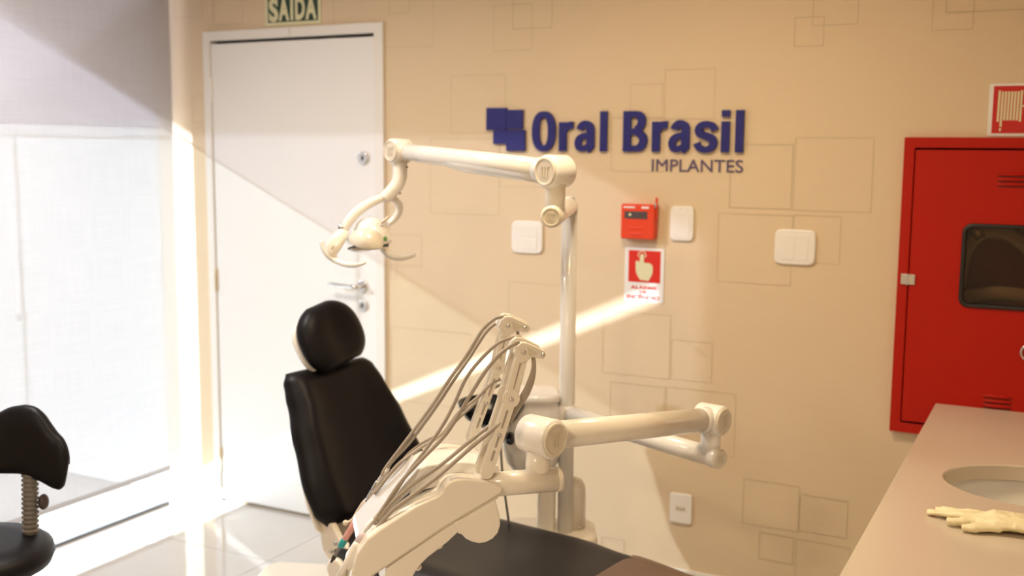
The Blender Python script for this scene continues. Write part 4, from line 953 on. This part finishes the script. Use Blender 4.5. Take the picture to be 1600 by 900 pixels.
obj('tip', along(hz, hz+(hz-ha)*.3, [(.004, 0), (.002, 1)]), M['dark'], h3)

# ------------------------------------------------------------------ dentist's stool
st = thing('dentist_stool', 'black dentist stool with curved backrest on a ribbed post by the blind', 'stool', (0.5, -1.85, 0))
bc_ = at(50, 745, 3.0); sA = az(-118)          # the sitter's way, seen from the post
nB = sA; wB = Z.cross(nB).normalized()
if wB.dot(rt) < 0: wB = -wB
sc_ = bc_ + rt*(-.150); 
def hwst(s): return .152*max(.04, 1-abs(2*s-1)**3.2)**.4
oB = V((bc_.x, bc_.y, at(50, 758, 3.0).z)) 
# blob outline: taller at the middle, lower shoulders
mb = MB(); nS, nT = 26, 40; grid = {}
vface = (-fw); vface.z = 0; vface.normalize(); wv = rt.copy(); wv.z = 0; wv.normalize()
def tabl(tab, t):
    for (a, va), (b, vb) in zip(tab, tab[1:]):
        if t <= b: return va+(vb-va)*(t-a)/(b-a)
    return tab[-1][1]
PXM = 3.0/F_PX
TOPT = ((-1, 700), (-.93, 686), (-.75, 672), (-.55, 657), (-.35, 646), (-.12, 635), (.15, 631), (.35, 634), (.50, 644), (.62, 658), (.74, 671), (.88, 679), (.96, 688), (1, 698))
BOTT = ((-1, 735), (-.9, 744), (-.7, 742), (-.35, 737), (.1, 738), (.43, 747), (.68, 756), (.84, 758.5), (.93, 754), (1, 738))
def top_z(t): return (738-tabl(TOPT, t))*PXM
def bot_z(t): return (738-tabl(BOTT, t))*PXM
oB = at(30, 738, 3.0)
pts_cache = {}
for side in (0, 1):
    for i in range(nS+1):
        for j in range(nT+1):
            s = (math.sin((i/nS-.5)*math.pi)+1)/2; t = math.sin((j/nT-.5)*math.pi)
            ed = max(0, 1-abs(t)**14)**(1/4)
            zt, zb = top_z(t), bot_z(t); mid = (zt+zb)/2 ; hgt = (zt-zb)/2*ed
            e = max(0, (1-abs(2*s-1)**4)*(1-abs(t)**6))**(1/2.2)
            n = .030*e if side == 0 else -.022*e
            p = oB + wv*((t*90-2)*PXM) + Z*(mid+(2*s-1)*hgt) + vface*(n + .045*t*t - .012*(2*s-1))
            bd = i in (0, nS) or j in (0, nT)
            grid[(side, i, j)] = grid[(0, i, j)] if (side and bd) else mb.bm.verts.new(p)
for side in (0, 1):
    for i in range(nS):
        for j in range(nT):
            qd = [grid[(side, i, j)], grid[(side, i+1, j)], grid[(side, i+1, j+1)], grid[(side, i, j+1)]]
            f = mb.bm.faces.new(qd if side == 0 else qd[::-1]); f.smooth = True
obj('backrest', mb, M['leather'], st)
pz0, pz1 = at(48, 852, 3.0), at(51, 735, 3.0); pz1 = V((pz0.x*.5+pz1.x*.5, pz0.y*.5+pz1.y*.5, pz1.z)); 
mb = MB(); pr = []; nb = 16; Lp_ = (pz1-pz0).length
for k in range(nb): pr += [(.0225, (k+.08)/nb*Lp_), (.0225, (k+.42)/nb*Lp_), (.0180, (k+.55)/nb*Lp_), (.0180, (k+.95)/nb*Lp_)]
mb.lathe(pz0, pz1-pz0, pr, 24); obj('bellows', mb, M['bellows'], st)
mb = MB(); kk = at(68, 784, 3.0); mb.sphere(kk, (rt*.014, up*.022, fw*.018)); obj('height_knob', mb, M['darkplastic'], st)
seat_c = at(-42, 868, 2.92)
mb = MB(); mb.lathe(seat_c-Z*.05, Z, [(.02, 0), (.15, .004), (.195, .02), (.205, .045), (.200, .065), (.180, .080), (.12, .086), (.01, .080)], 48); obj('seat', mb, M['leather'], st)
mb = MB(); mb.tube([pz0+Z*.02, pz0-Z*.045, V((pz0.x, pz0.y, seat_c.z-.075))*.6+V((seat_c.x, seat_c.y, seat_c.z-.075))*.4, V((seat_c.x, seat_c.y, seat_c.z-.070))], [(.016, .008)]*4, seg=10, smoothn=4); obj('back_bracket', mb, M['darkplastic'], st)
mb = MB(); mb.cyl((seat_c.x, seat_c.y, .09), (seat_c.x, seat_c.y, seat_c.z-.05), .022); obj('gas_column', mb, M['chrome'], st)
for k in range(5):
    a = math.radians(20+72*k); d_ = V((math.cos(a), math.sin(a), 0)); c = V((seat_c.x, seat_c.y, 0))
    mb = MB(); mb.tube([c+Z*.105, c+d_*.12+Z*.10, c+d_*.25+Z*.065], [.022, .018, .013], seg=10); lg_ = obj('leg', mb, M['darkplastic'], st)
    mb = MB(); s_ = Z.cross(d_); mb.cyl(c+d_*.25+Z*.028-s_*.016, c+d_*.25+Z*.028+s_*.016, .028, bev=.004); obj('caster', mb, M['rubber'], lg_)

# ------------------------------------------------------------------ ceiling lamps out of the frame, the last two added as fill
def ceiling_lamp(x, y, label, k=1.0, color=LAMP['color']):
    t = thing('ceiling_light', label, 'ceiling light', (x, y, ZC), 'ceiling light panels')
    mb = MB(); mb.box((x-.20, y-.20, ZC-.035), (x+.20, y+.20, ZC-.001)); obj('housing', mb, M['frame'], t, bevel=.004)
    mb = MB(); mb.box((x-.18, y-.18, ZC-.038), (x+.18, y+.18, ZC-.0345)); obj('diffuser', mb, M['lampface'], t)
    l = bpy.data.lights.new('lamp', 'AREA'); l.energy = LAMP['energy']*k; l.color = color; l.size = .34; l.spread = math.radians(155)
    o = bpy.data.objects.new('lamp', l); COL.objects.link(o); o.parent = t; o.location = (0, 0, -.045)
ceiling_lamp(2.05, -1.30, 'square ceiling light panel nearest the logo wall', .80)
ceiling_lamp(0.45, -1.55, 'added fill light panel on the ceiling near the window blind', 1.05, (1.0, 0.94, 0.89))  # unseen fill lamp added to brighten the door and left wall
ceiling_lamp(1.9, -3.9, 'added fill light panel on the ceiling at the far end from the logo wall', 1.4, (1.0, 0.84, 0.63))  # unseen fill lamp added behind the camera to lift the tray's near side
